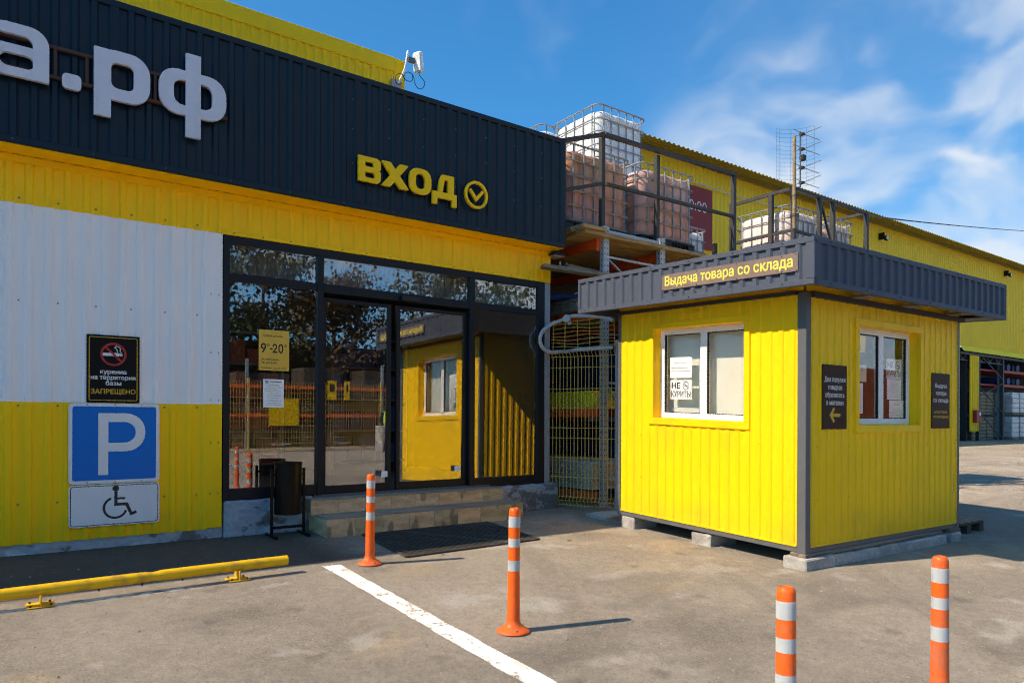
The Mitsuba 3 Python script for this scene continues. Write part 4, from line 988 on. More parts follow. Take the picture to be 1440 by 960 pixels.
hp = spline(hz)
hs = thing('grey_hose', 'thick pale grey corrugated hose looped across the mesh gate', 'hose')
rad = 0.021 + 0.0015 * np.sin(np.arange(len(hp) * 3) * 2.1)
pre = [gp(a, b, 0.07) for a, b in hz[:5]]
mid_ = [(6.028, 7.03, 2.44), (5.863, 7.03, 2.378), (5.702, 7.03, 2.292), (5.628, 7.03, 2.214), (5.61, 7.03, 2.141), (5.637, 7.03, 2.06), (5.73, 7.03, 2.0), (5.892, 7.03, 2.001), (6.058, 7.03, 2.019)]
post_ = [gp(a, b, 0.07) for a, b in hz[14:]]
hp3 = spline([np.ravel(q) for q in pre] + [np.array(q) for q in mid_] + [np.ravel(q) for q in post_], 14)
part(hs, 'loop', tube(hp3, 0.024 + 0.0016 * np.sin(np.arange(len(hp3)) * 1.6), 10), 'hose_grey', smooth=True)
h2 = spline([(-0.073, 2.422), (-0.014, 2.387), (0.091, 2.374), (0.206, 2.384), (0.30, 2.42), (0.325, 2.377), (0.343, 2.345), (0.365, 2.374)])
part(hs, 'branch', tube(gp(h2[:, 0], h2[:, 1], 0.085), 0.012, 8), 'hose_grey', smooth=True)
m = lathe([(0, 0.02), (0.045, 0.02), (0.05, 0.015), (0.05, -0.02), (0, -0.02)], 20)
R_ = np.stack([np.array([D[0], D[1], 0]), np.array([0, 0, 1.0]), np.array([NN[0], NN[1], 0])], 1)
part(hs, 'end_cap', tm(m.vertices @ R_.T + gp(0.315, 2.415, 0.10), m.faces), 'hose_grey', smooth=30)

# floodlight and cable loop under the fascia corner
fl = thing('floodlight', 'small floodlight under the right corner of the dark shop fascia', 'floodlight')
part(fl, 'housing', cbx(5.80, 6.00, 6.98, 7.20, 3.235, 3.265, 0.005), 'dark_frame')
part(fl, 'lens', bx(5.815, 5.985, 6.995, 7.185, 3.229, 3.2345), 'lamp_glass')
part(fl, 'bracket', bx(5.86, 5.90, 7.0, 7.12, 3.266, 3.30), 'dark_frame')
th = np.linspace(0.2, -math.pi - 0.2, 24)
single('cable_loop', tube(np.stack([6.05 + 0.055 * np.cos(th), np.full(24, 7.1), 3.17 + 0.10 * np.sin(th)], 1), 0.011, 8), 'hose_grey', 'grey cable loop hanging beside the floodlight under the fascia', 'cable', smooth=True)

# ---------------------------------------------------------------- pallet rack with IBC tanks


def upright(parent, x, y, z0, z1, mat='galvanised', sx=1):
    k = part(parent, 'upright', cat([bx(x - 0.05, x - 0.0465, y - 0.035, y + 0.035, z0, z1), bx(x + 0.0465, x + 0.05, y - 0.035, y + 0.035, z0, z1), bx(x - 0.0464, x + 0.0464, y - 0.035, y - 0.0315, z0, z1)]), mat)
    hl = []
    for z in np.arange(z0 + 0.06, z1 - 0.02, 0.075):
        for q in (-0.026, 0.026): hl.append(bx(x + q - 0.008, x + q + 0.008, y - 0.0362, y - 0.0352, z, z + 0.022))
        hl.append(bx(x - 0.0512, x - 0.0502, y - 0.008, y + 0.008, z, z + 0.022))
    part(k, 'perforation', hl, 'ink', kind='stuff')
    part(k, 'base_plate', cbx(x - 0.07, x + 0.07, y - 0.06, y + 0.06, z0, z0 + 0.008, 0.002), mat)


def ibc(x, y, z, lx, ly, mat, label, rot=0.0, group='caged tanks on the racks', pallet='black_plastic', fill=0.955):
    t = thing('ibc_tank', label, 'tank', group)
    c, s = math.cos(rot), math.sin(rot)
    def put(m):
        if isinstance(m, list): m = cat(m)
        v = m.vertices
        return tm(np.stack([x + c * v[:, 0] - s * v[:, 1], y + s * v[:, 0] + c * v[:, 1], z + v[:, 2]], 1), m.faces)
    # pallet
    pm = [cbx(0, lx, 0, ly, 0.10, 0.125, 0.006)]
    for fx in (0, lx / 2 - 0.07, lx - 0.14):
        for fy in (0, ly / 2 - 0.07, ly - 0.14): pm.append(cbx(fx, fx + 0.14, fy, fy + 0.14, 0.0, 0.099, 0.006))
    for fx in np.arange(0.2, lx - 0.1, 0.06): pm.append(bx(fx, fx + 0.012, -0.004, 0.0, 0.03, 0.10))
    part(t, 'base_pallet', put(pm), pallet)
    # bottle
    H = 1.0; inset = 0.022
    per = []
    r = 0.17; a, b = lx / 2 - inset, ly / 2 - inset
    for (cx_, cy_, t0) in ((a - r, b - r, 0), (-a + r, b - r, 90), (-a + r, -b + r, 180), (a - r, -b + r, 270)):
        for th in np.radians(np.linspace(t0, t0 + 90, 7)): per.append((cx_ + r * math.cos(th), cy_ + r * math.sin(th)))
    dense = []
    per = np.array(per); n0 = len(per)
    for i in range(n0):
        p, q = per[i], per[(i + 1) % n0]; L = np.linalg.norm(q - p); k = max(1, int(L / 0.06))
        for j in range(k): dense.append(p + (q - p) * j / k)
    per = np.array(dense); n = len(per)
    zs = np.r_[0.0, 0.015, 0.04, np.linspace(0.09, fill - 0.09, 26), fill - 0.05, fill - 0.02, fill]
    V = []
    for zz in zs:
        e = 0.0
        if zz < 0.05: e = 0.05 * (1 - zz / 0.05) ** 2
        if zz > fill - 0.08: e = 0.085 * ((zz - fill + 0.08) / 0.08) ** 2.2
        groove = 0.010 * sum(math.exp(-((zz - g) / 0.022) ** 2) for g in (0.2, 0.4, 0.6, 0.8))
        sc = np.array([(a - e - groove) / a, (b - e - groove) / b])
        w3 = np.c_[per * sc, np.full(n, zz)]
        bul = (meshkit.noise(np.c_[per * 4.0, np.full(n, zz * 3 + x)], 3) - 0.5) * 0.012
        # pillow between cage bars
        bul = bul + 0.0025 * np.cos(per[:, 0] * 2 * np.pi / 0.19) * np.cos(per[:, 1] * 2 * np.pi / 0.19)
        rad_ = per / np.linalg.norm(per, axis=1, keepdims=True)
        w3[:, :2] += rad_ * bul[:, None]
        w3[:, 2] += (0.004 * np.cos(per[:, 0] * 2 * np.pi / 0.38) * (zz > fill - 0.06) if zz > 0.5 else 0)
        V.append(w3)
    V = np.vstack(V + [[[0, 0, 0]], [[0, 0, fill]]]); Fc = []
    m_ = len(zs)
    for i in range(m_ - 1):
        for k in range(n):
            k2 = (k + 1) % n
            Fc += [[i * n + k, i * n + k2, (i + 1) * n + k2], [i * n + k, (i + 1) * n + k2, (i + 1) * n + k]]
    for k in range(n):
        k2 = (k + 1) % n
        Fc += [[m_ * n, k2, k], [m_ * n + 1, (m_ - 1) * n + k, (m_ - 1) * n + k2]]
    V = V + [lx / 2, ly / 2, 0.13]
    part(t, 'bottle', put(tm(V, Fc)), mat, smooth=40)
    part(t, 'filler_cap', put(lathe([(0.10, 0.0), (0.10, 0.05), (0.085, 0.055), (0, 0.055)], 20, (lx / 2, ly / 2, 0.13 + fill))), 'black_plastic', smooth=30)
    # cage
    cg = []
    rr_ = 0.10
    loop = []
    for (cx_, cy_, t0) in ((lx - rr_, ly - rr_, 0), (rr_, ly - rr_, 90), (rr_, rr_, 180), (lx - rr_, rr_, 270)):
        for th in np.radians(np.linspace(t0, t0 + 90, 5)): loop.append((cx_ + rr_ * math.cos(th), cy_ + rr_ * math.sin(th)))
    loop = np.array(loop)
    for zz, rb in ((0.14, 0.012), (0.335, 0.0105), (0.53, 0.0105), (0.725, 0.0105), (0.92, 0.0105), (1.13, 0.0135)):
        cg.append(tube(np.c_[loop, np.full(len(loop), zz)], rb, 6, closed=True))
    o = 0.004
    for fx in np.linspace(0.13, lx - 0.13, 6):
        cg += [tube([[fx, o, 0.12], [fx, o, 1.13]], 0.0105, 6), tube([[fx, ly - o, 0.12], [fx, ly - o, 1.13]], 0.008, 6)]
    for fy in np.linspace(0.13, ly - 0.13, 5):
        cg += [tube([[o, fy, 0.12], [o, fy, 1.13]], 0.0105, 6), tube([[lx - o, fy, 0.12], [lx - o, fy, 1.13]], 0.008, 6)]
    part(t, 'cage', put(cg), 'galvanised', smooth=50)
    return t


ZD = 3.60   # deck top
rk = thing('pallet_rack', 'galvanised pallet rack with orange beams and timber decks beside the shop', 'rack')
for x, y, zt in ((6.50, 6.80, 3.66), (7.56, 6.78, 3.66), (6.50, 9.5, 3.60), (7.56, 9.5, 3.60), (8.75, 6.80, 3.55), (8.75, 9.5, 3.55)): upright(rk, x, y, 0.0, zt, 'galvanised_blue')
for z in (1.17, 2.45, 3.37):
    for x in (6.42, 7.64, 8.70):
        part(rk, 'beam', cbx(x - 0.02, x + 0.02, 6.84, 9.46, z, z + 0.125, 0.005), 'rack_orange')
for x in (6.42, 7.64): part(rk, 'beam', cbx(x - 0.02, x + 0.02, 6.84, 9.46, 0.06, 0.185, 0.005), 'rack_orange')
for z in (0.35, 3.25, 3.575, 1.6, 2.7):
    part(rk, 'brace', cbx(6.55, 7.51, 6.775, 6.80, z, z + 0.03 + 0.012 * (z > 3.5), 0.003), 'galvanised_blue')
for za, zb in ((3.25, 2.7), (1.6, 0.35)): part(rk, 'brace', bar([6.56, 6.81, za], [7.50, 6.81, zb], 0.03, 0.015), 'galvanised_blue')
# connectors
for x in (6.42, 7.64): part(rk, 'beam_connector', cbx(x - 0.024, x + 0.024, 6.832, 6.86, 3.34, 3.60, 0.003), 'rack_orange')
# deck planks, laid along x on top of the beams
yv = 6.70
i = 0
while yv < 10.3:
    w = rng.uniform(0.17, 0.24)
    part(rk, 'deck_plank', cbx(5.98 + rng.uniform(0, 0.12), 8.92 + rng.uniform(-0.1, 0.05), yv, yv + w - 0.008, 3.50, 3.545 + rng.uniform(0, 0.006), 0.004), 'wood_pale')
    yv += w; i += 1
for k in range(3): part(rk, 'deck_plank', cbx(6.0, 6.41 - 0.02 * k, 6.66 + 0.23 * k, 6.86 + 0.23 * k, 3.548, 3.60, 0.005), 'wood_pale')
# guard rail on top
for x, y in ((6.505, 6.86), (7.56, 6.86), (9.13, 6.74)):
    part(rk, 'rail_post', cbx(x - 0.032, x + 0.032, y - 0.032, y + 0.032, 3.50, 4.84, 0.004), 'rail_grey')
part(rk, 'guard_rail', [bar([6.50, 6.80, 4.86], [9.15, 6.72, 4.86], 0.05)], 'rail_grey')
part(rk, 'guard_rail', [bar([6.52, 6.795, 4.22], [9.12, 6.72, 4.22], 0.04)], 'rail_grey')
part(rk, 'guard_rail', [bar([6.48, 6.80, 4.862], [5.83, 6.90, 4.655], 0.05)], 'rail_grey')
part(rk, 'guard_rail', [bar([6.48, 6.80, 4.222], [5.83, 6.90, 4.03], 0.04)], 'rail_grey')
ibc(6.02, 7.02, 3.60, 1.19, 1.0, 'tank_rust', 'caged tank of rust-brown liquid touching the end of the dark fascia')
ibc(7.33, 6.93, 3.60, 1.14, 1.0, 'tank_plum', 'caged tank of plum-brown liquid on the rack, right of the rust-brown one')
ibc(6.25, 8.12, 3.60, 1.1, 1.0, 'tank_white', 'white caged tank on the rack deck behind the rust-brown tank')
ibc(7.40, 7.98, 3.60, 1.06, 1.05, 'tank_white', 'white caged tank on the rack deck under the top white tank')
ibc(7.40, 7.90, 4.78, 1.06, 1.08, 'tank_white', 'topmost white caged tank standing on another tank above the rack')
ibc(7.24, 9.08, 3.60, 1.04, 1.1, 'tank_white', 'white caged tank on the rack deck in the back row')
ibc(7.24, 9.08, 4.82, 1.04, 1.1, 'tank_white', 'white caged tank peeping over the end of the dark fascia')

# goods on the lower rack levels


def stack(name, x0, x1, y0, y1, z, n, t, mat, label, cat_, jit=0.03, gap=0.004):
    k = thing(name, label, cat_)
    for i in range(n):
        dx, dy = rng.uniform(-jit, jit, 2)
        part(k, 'board', cbx(x0 + dx, x1 + dx, y0 + dy, y1 + dy, z + i * (t + gap), z + i * (t + gap) + t, 0.003), mat)
    return k


stack('panel_stack', 6.46, 7.58, 7.0, 9.3, 0.20, 14, 0.022, 'board_panel', 'stack of grey-beige panels on the lowest level of the rack behind the gate', 'panels')
stack('panel_stack', 6.46, 7.58, 6.95, 9.3, 1.30, 7, 0.028, 'goods_yellow', 'stack of yellow wrapped packs on the second level of the rack behind the gate', 'panels')
stack('board_stack', 6.30, 7.60, 6.95, 9.3, 2.58, 4, 0.04, 'wood_grey', 'weathered boards on the third level of the rack', 'boards')
lb = thing('loose_board', 'long weathered board jutting out of the rack below the fascia corner', 'board')
scene[lb] = mikit.ply(bar([5.62, 7.0, 3.06], [6.55, 6.72, 3.00], 0.14, 0.045), 'wood_grey')
for a_, b_, w_, lb_ in (((6.0, 7.0, 3.10), (6.95, 6.95, 3.06), 0.16, 'shorter weathered board lying behind the jutting one in the rack'), ((6.02, 6.78, 2.60), (6.45, 6.75, 2.59), 0.10, 'short pale board end beside the left end of the kiosk fascia')):
    single('loose_board', bar(a_, b_, w_, 0.05), 'wood_grey', lb_, 'board')
single('blue_tarpaulin_roll', tube([[6.02, 7.55, 2.78], [6.4, 7.45, 2.82], [7.5, 7.4, 2.88]], 0.05, 10), 'goods_blue', 'blue rolled sheet lying in the dark rack above the gate', 'roll', smooth=True)
for y, m_, lb_ in ((9.75, 'goods_red', 'tall dark red goods pile deep behind the rack'), (10.9, 'sack_brown', 'tall brown goods pile deepest behind the rack')):
    k = thing('goods_pile', lb_, 'goods')
    part(k, 'load', [cbx(5.9, 6.85, y, y + 0.9, 0.0, 1.6, 0.02), cbx(6.95, 7.9, y, y + 0.9, 0.0, 1.9, 0.02), cbx(8.0, 8.9, y, y + 0.9, 0, 1.7, 0.02), cbx(6.0, 6.9, y, y + 0.9, 1.61, 3.3, 0.02), cbx(7.0, 7.9, y, y + 0.9, 1.91, 3.35, 0.02), cbx(8.0, 8.9, y, y + 0.9, 1.71, 3.3, 0.02)], m_, kind='stuff')
k = thing('goods_pile', 'dark blue wrapped goods on the right half of the rack behind the kiosk', 'goods')
part(k, 'load', [cbx(7.75, 8.65, 7.1, 9.3, 0.0, 1.1, 0.02), cbx(7.75, 8.65, 7.1, 9.3, 1.3, 2.35, 0.02), cbx(7.75, 8.65, 7.1, 9.3, 2.6, 3.2, 0.02)], 'goods_blue', kind='stuff')

# second rack behind the kiosk
r2 = thing('pallet_rack', 'second pallet rack with railed top deck behind the kiosk', 'rack')
for x, y in ((10.54, 6.70), (11.7, 6.70), (12.87, 6.70), (10.54, 9.6), (11.7, 9.6), (12.87, 9.6)): upright(r2, x, y, 0.0, 3.5, 'galvanised_blue')
for z in (1.2, 2.4, 3.36):
    for x in (10.5, 11.74, 12.83): part(r2, 'beam', cbx(x - 0.02, x + 0.02, 6.75, 9.55, z, z + 0.12, 0.004), 'rack_orange')
for k in range(14): part(r2, 'deck_plank', cbx(10.3, 13.0, 6.62 + 0.23 * k, 6.84 + 0.23 * k, 3.50, 3.55, 0.004), 'wood_pale')
for x, y in ((10.54, 6.62), (11.3, 6.62), (11.72, 6.62), (12.85, 6.62), (10.52, 7.02), (10.52, 7.80)): part(r2, 'rail_post', cbx(x - 0.035, x + 0.035, y - 0.035, y + 0.035, 3.50, 4.88, 0.004), 'rail_grey')
for zz, w_ in ((4.90, 0.05), (4.22, 0.04)):
    part(r2, 'guard_rail', bar([10.5, 6.62, zz], [12.89, 6.62, zz], w_), 'rail_grey')
    part(r2, 'guard_rail', bar([10.52, 6.65, zz + .002], [10.52, 7.84, zz + .002], w_), 'rail_grey')
part(r2, 'guard_rail', bar([12.85, 6.66, 4.90], [12.85, 9.5, 4.90], 0.05), 'rail_grey')
part(r2, 'guard_rail', bar([11.3, 6.60, 4.85], [11.72, 6.60, 4.0], 0.03), 'rail_grey')
ibc(10.62, 6.75, 3.56, 1.0, 1.05, 'tank_rose', 'caged tank of pale pink liquid above the kiosk roof, beside the aerial mast')
ibc(11.68, 6.75, 3.56, 1.0, 1.05, 'tank_peach', 'caged tank of peach-brown liquid above the kiosk roof, rightmost')
ibc(9.36, 8.2, 3.38, 1.01, 1.05, 'tank_white', 'small-looking white caged tank low between the two racks, before the red board')
k = thing('goods_pile', 'tall plain goods pile carrying the small white tank between the racks', 'goods')
part(k, 'load', [cbx(9.3, 10.35, 8.2, 9.25, z, z + 1.12, 0.02) for z in (0.0, 1.125, 2.25)], 'sack_brown', kind='stuff')
bw = thing('yard_partition', 'dark sheet partition closing the back of the racks', 'wall')
part(bw, 'sheet', [bx(5.67, 16.5, 11.95, 12.0, 0.0, 3.4)], 'interior_dark')
k = thing('goods_pile', 'wrapped goods filling the second rack behind the kiosk', 'goods')
part(k, 'load', [cbx(10.62, 11.6, 6.9, 9.5, z, z + 0.95, 0.02) for z in (0.0, 1.36, 2.55 - 0.02)] + [cbx(11.8, 12.75, 6.9, 9.5, z, z + 0.9, 0.02) for z in (0.0, 1.36, 2.53)], 'sack_brown', kind='stuff')
part(r2, 'stub_post', cbx(9.55, 9.61, 7.4, 7.46, 3.2, 4.02, 0.004), 'rail_grey')

# ---------------------------------------------------------------- TV aerial on its mast
ae = thing('television_aerial', 'grid television aerial on a pale mast above the kiosk', 'aerial')
AX, AY = 10.46, 6.56
part(ae, 'mast', tube([[AX, AY, 4.22], [AX, AY, 5.70]], 0.027, 12), 'wood_pale', smooth=40)
part(ae, 'mast_tie', [tube([[AX - 0.04, AY - 0.04, z], [AX + 0.09, AY - 0.03, z + 0.02], [AX + 0.1, AY + 0.09, z], [AX - 0.04, AY + 0.05, z]], 0.006, 5, closed=True) for z in (4.75, 4.45, 4.42)], 'black_cable')
gw = []
ex, ey = np.array([0.80, -0.59]), np.array([0.59, 0.80])   # grid faces the yard, slightly cupped


def ap(s, z, n): return np.stack([AX + ex[0] * s + ey[0] * n, AY + ex[1] * s + ey[1] * n, z], -1)


ss = np.linspace(-0.31, 0.33, 9)
cup = lambda s: 0.10 - 0.35 * (np.abs(np.asarray(s) - 0.06) / 0.36) ** 2 * 0.4
for z in np.linspace(4.92, 5.86, 15): gw.append(tube(ap(ss, z + 0.12 * (ss - 0.06) , cup(ss)), 0.0016, 5))
for s in (-0.31, -0.24, -0.02, 0.23, 0.33): gw.append(tube(ap(np.array([s, s]), np.array([4.92, 5.86]) + 0.12 * (s - 0.06), cup(np.array([s, s]))), 0.0020, 5))
part(ae, 'reflector_grid', gw, 'black_cable', kind='stuff')
part(ae, 'boom', tube(ap(np.array([0.09, 0.09]), np.array([4.88, 5.78]), np.array([-0.02, -0.02])), 0.012, 8), 'grey_steel')
for z in (5.74, 5.50, 5.20, 4.96):
    h_ = part(ae, 'dipole_holder', bx(AX + 0.06, AX + 0.13, AY - 0.11, AY - 0.04, z - 0.016, z + 0.016), 'black_plastic')
    part(h_, 'whisker', [tube([[AX + 0.1, AY - 0.09, z], [AX + 0.1 + q[0], AY - 0.09 + q[1], z + q[2]]], 0.006, 5) for q in ((0.26, -0.16, 0.13), (0.24, -0.14, -0.08), (-0.17, 0.06, 0.06), (-0.17, 0.06, -0.06))], 'galvanised')
part(ae, 'amplifier_box', cbx(AX + 0.055, AX + 0.13, AY - 0.13, AY - 0.05, 5.31, 5.40, 0.008), 'black_plastic')

# ---------------------------------------------------------------- wireless bridge on the hall corner
wb = thing('wireless_bridge_antenna', 'white panel antenna on a bent bracket at the corner of the tall yellow hall', 'antenna')
part(wb, 'bracket', tube(spline([[5.49, 10.70, 6.72], [5.52, 10.66, 6.80], [5.57, 10.62, 6.95], [5.60, 10.60, 7.14], [5.62, 10.60, 7.26]]), 0.016, 10), 'white_pvc', smooth=True)
pan = cbx(-0.045, 0.045, -0.09, 0.09, -0.165, 0.165, 0.028)
Mx = trimesh.transformations.euler_matrix(0.0, -0.14, 0.45)
part(wb, 'panel', tm(pan.vertices @ Mx[:3, :3].T + [5.795, 10.56, 7.10], pan.faces), 'white_pvc', smooth=30)
part(wb, 'clamp', bx(5.62, 5.77, 10.56, 10.62, 7.08, 7.15), 'grey_steel')
part(wb, 'cable', tube(spline([[5.81, 10.55, 6.95], [5.83, 10.54, 6.86], [5.90, 10.54, 6.80], [5.89, 10.55, 6.71], [5.80, 10.55, 6.66], [5.73, 10.56, 6.74], [5.70, 10.57, 6.86], [5.60, 10.58, 6.89], [5.55, 10.6, 6.80], [5.66, 10.6, 6.76], [5.69, 10.58, 6.86]]), 0.006, 6), 'black_cable', smooth=True)
part(wb, 'cable', tube(spline([[5.56, 10.60, 6.74], [5.45, 10.60, 6.83], [5.40, 10.62, 6.76], [5.44, 10.64, 6.68], [5.52, 10.62, 6.70]]), 0.006, 6), 'black_cable', smooth=True)
part(wb, 'foot_plate', bx(5.40, 5.58, 10.745, 10.772, 6.62, 6.80), 'galvanised')

# ---------------------------------------------------------------- warehouse
wh = thing('warehouse', 'long olive-yellow corrugated warehouse with open loading bay in the background', 'building')
YW = 17.0
WH = Face(lambda s, z, n: np.stack([s, YW - n, z], 1))
part(wh, 'wall', WH(corr(16.6, 90.0, 5.28, 10.55, 0.24, 0.025, 0.45, 0.14)), 'warehouse_yellow')
part(wh, 'lower_wall', WH(corr(16.6, 43.1, 0.0, 5.28, 0.24, 0.025, 0.45, 0.14)), 'warehouse_yellow')
ro = corr(16.6, 90.0, 0.0, 1.0, 0.24, 0.045, 0.4, 0.15)
rv = ro.vertices
part(wh, 'roof', tm(np.stack([rv[:, 0], YW - 0.85 + rv[:, 1] * 14, 10.42 + rv[:, 2] + rv[:, 1] * 1.9], 1), ro.faces), 'warehouse_roof')
part(wh, 'eave_trim', WH.box(16.6, 90, 10.40, 10.55, 0.05, 0.10), 'warehouse_roof')
part(wh, 'bay_flashing', tm([[43.1, YW - 0.05, 5.30], [90, YW - 0.05, 5.30], [90, YW - 0.20, 5.0], [43.1, YW - 0.20, 5.0]], [[0, 1, 2], [0, 2, 3]]), 'flashing_yellow')
part(wh, 'bay_beam', WH.box(43.1, 90, 4.84, 4.98, -0.2, 0.05), 'rail_grey')
part(wh, 'bay_truss', [WH.box(43.1, 49.3, 4.50, 4.57, -0.15, -0.05)] + [bar([43.1 + 0.62 * k, YW + 0.1, 4.57 if k % 2 else 5.0], [43.1 + 0.62 * (k + 1), YW + 0.1, 5.0 if k % 2 else 4.57], 0.06) for k in range(10)], 'rail_grey')
for x in (45.85, 49.3, 56.0, 63): part(wh, 'bay_column', WH.box(x - 0.08, x + 0.08, 0, 5.0, -0.2, -0.02), 'rail_grey')
part(wh, 'pier', WH(corr(44.35, 45.6, 0.55, 4.95, 0.24, 0.045, 0.45, 0.14) if True else None), 'kiosk_yellow')
part(wh, 'bay_back_wall', [bx(43.0, 90, 26, 26.2, 0, 5.2), bx(42.9, 43.08, 17.1, 26, 0, 5.2)], 'interior_dark')
part(wh, 'bay_ceiling', bx(43, 90, 17.25, 26, 5.15, 5.25), 'interior_dark')
part(wh, 'bay_partition', [bx(44.3, 44.4, 17.1, 20.0, 0.0, 5.0)], 'interior_dark')
for x, z in ((34.2, 9.75), (49.2, 9.85)):
    l_ = thing('wall_floodlight', {34.2: 'small wall floodlight on the warehouse, nearer the kiosk', 49.2: 'small wall floodlight on the warehouse, farther right'}[x], 'floodlight')
    part(l_, 'housing', cbx(x - 0.13, x + 0.13, YW - 0.40, YW - 0.28, z - 0.11, z + 0.11, 0.03), 'dark_frame')
    part(l_, 'lens', bx(x - 0.10, x + 0.10, YW - 0.415, YW - 0.405, z - 0.08, z + 0.08), 'lamp_glass')
    part(l_, 'arm', bx(x - 0.03, x + 0.03, YW - 0.26, YW + 0.0, z - 0.02, z + 0.30), 'dark_frame')
rb = thing('red_hours_board', 'dark red board with a white time on the warehouse wall behind the tanks', 'sign')
part(rb, 'panel', WH.box(18.6, 21.65, 7.40, 9.62, 0.05, 0.09), 'red_board')
part(rb, 'lettering', WH.text('8:00-20:00', 0.36, 21.32, 8.74, 0.09, 2.6, 'r'), 'sign_white')
# the white cable sagging along the wall and the overhead wire
xx = np.linspace(20.4, 27.5, 14)
single('wall_cable', tube(np.stack([xx, np.full(14, YW - 0.14), np.interp(xx, [20.4, 27.5], [9.75, 9.95]) - 0.15 * np.sin((xx - 20.4) / 7.1 * np.pi)], 1), 0.02, 6), 'white_cable', 'white cable sagging along the warehouse wall below the eave', 'cable')
single('overhead_wire', tube(spline([[12.86, 6.68, 4.88], [28.14, 11.57, 8.29], [46.83, 15.19, 11.8], [67.56, 17.32, 15.33]], 12), 0.018, 6), 'black_cable', 'overhead wire running from the rack railing across the sky', 'cable')
# loading bay contents
ex_ = thing('fire_cabinet', 'red fire cabinet on the yellow pier of the loading bay', 'cabinet')
part(ex_, 'box', cbx(44.75, 45.42, YW - 0.25, YW - 0.05, 1.05, 1.75, 0.02), 'rack_red'); part(ex_, 'plate', bx(45.1, 45.3, YW - 0.257, YW - 0.252, 1.45, 1.62), 'paper')
br = thing('bay_rack', 'rack with red beams inside the loading bay', 'rack')
for z in (3.22, 4.08): part(br, 'beam', bx(49.4, 60, YW + 0.25, YW + 0.35, z, z + 0.16), 'rack_red')
part(br, 'upright', bx(49.42, 49.55, YW + 0.25, YW + 0.4, 0, 4.9), 'galvanised_blue')
for z in (3.22, 4.08): part(br, 'deck', bx(45.9, 60, YW + 0.36, YW + 1.6, z + 0.03, z + 0.12), 'rack_red')
for za, zb in ((4.9, 3.6), (2.6, 3.4), (3.0, 1.6), (1.55, 0.05)): part(br, 'brace', bar([46.0, YW + 0.02, za], [49.2, YW + 0.02, zb], 0.05), 'rail_grey')
for z in (3.38, 4.24):
    for k in range(5):
        x = 49.7 + k * 0.75
        single('goods_roll', tube([[x, YW + 0.4, z + 0.22], [x + 0.1, YW + 1.6, z + 0.24]], 0.22 - 0.02 * (k % 2), 10), 'dark_cloth' if k % 2 else 'goods_blue', f'dark roll on the {"lower" if z < 4 else "upper"} red beam, {("first", "second", "third", "fourth", "fifth")[k]} from the grey column', 'roll', 'dark rolls on the loading bay rack', smooth=30)
for tier, z in ((0, 0.02), (1, 1.52)):
    for k in range(3):
        x = 46.05 + k * 1.07
        s_ = thing('sack_stack', f'brown sack stack in the dim loading bay, {("lower", "upper")[tier]} tier, {("first", "second", "third")[k]} from the yellow pier', 'sacks', 'brown sack stacks in the loading bay')
        part(s_, 'pallet', bx(x, x + 1.0, YW + 0.5, YW + 1.5, z, z + 0.12), 'wood_grey')
        for j in range(6): part(s_, 'sack', cbx(x + rng.uniform(0, .05), x + 1.0 - rng.uniform(0, .05), YW + 0.48, YW + 1.5, z + 0.13 + j * 0.205, z + 0.32 + j * 0.205, 0.05), 'sack_brown')
    for k in range(3):
        x = 49.95 + k * 1.25
        s_ = thing('wrapped_pallet', f'film-wrapped pinkish pallet load in the loading bay, {("lower", "upper")[tier]} tier, {("first", "second", "third")[k]} beyond the grey column', 'pallet load', 'film-wrapped pallets in the loading bay')
        part(s_, 'pallet', bx(x, x + 1.1, YW - 0.25, YW + 0.75, z, z + 0.12), 'wood_grey')
        for j in range(4): part(s_, 'layer', cbx(x + rng.uniform(0, .03), x + 1.08, YW - 0.24 + rng.uniform(0, .03), YW + 0.75, z + 0.13 + j * 0.29, z + 0.41 + j * 0.29, 0.03), 'plastic_wrap')
        part(s_, 'film', [cbx(x + 0.05, x + 1.05, YW - 0.2, YW + 0.7, z + 1.29, z + 1.36, 0.02)], 'tank_white')

# ---------------------------------------------------------------- the yard behind the camera, seen in the glass
yf = thing('yard_fence', 'yellow welded mesh fence across the yard, mirrored in the shop glass', 'fence')
YFN = -11.0; zf = float(gz(YFN))
for x in np.arange(2, 30, 2.5): part(yf, 'post', bx(x - 0.03, x + 0.03, YFN - 0.03, YFN + 0.03, zf, zf + 2.6), 'fence_yellow')
part(yf, 'wire_mesh', [bx(x - 0.007, x + 0.007, YFN - 0.004, YFN + 0.004, zf + 0.05, zf + 2.5) for x in np.arange(2, 29.5, 0.10)] + [bx(2, 29.5, YFN - 0.006, YFN + 0.006, zf + z, zf + z + 0.010) for z in np.arange(0.1, 2.5, 0.2)], 'fence_yellow', kind='stuff')
bsdf('load_dark', dirty((0.07, 0.055, 0.045), (0.03, 0.025, 0.02), 0.5, s=3.0), 0.8)
yr = thing('yard_rack', 'orange beamed outdoor rack behind the yard fence, mirrored in the shop glass', 'rack')
for x in np.arange(2, 30, 2.8): part(yr, 'upright', bx(x - 0.05, x + 0.05, -13.5, -13.4, zf, zf + 3.4), 'galvanised_blue')
for z in (1.2, 2.3): part(yr, 'beam', bx(2, 30, -13.4, -13.34, zf + z, zf + z + 0.14), 'rack_orange')
part(yr, 'load', [cbx(x, x + rng.uniform(1.0, 2.2), -15.0, -13.5, zf + z, zf + z + rng.uniform(0.4, 0.9), 0.02) for x in np.arange(2, 29, 2.6) for z in (0.0, 1.35, 2.45)], 'load_dark', kind='stuff')
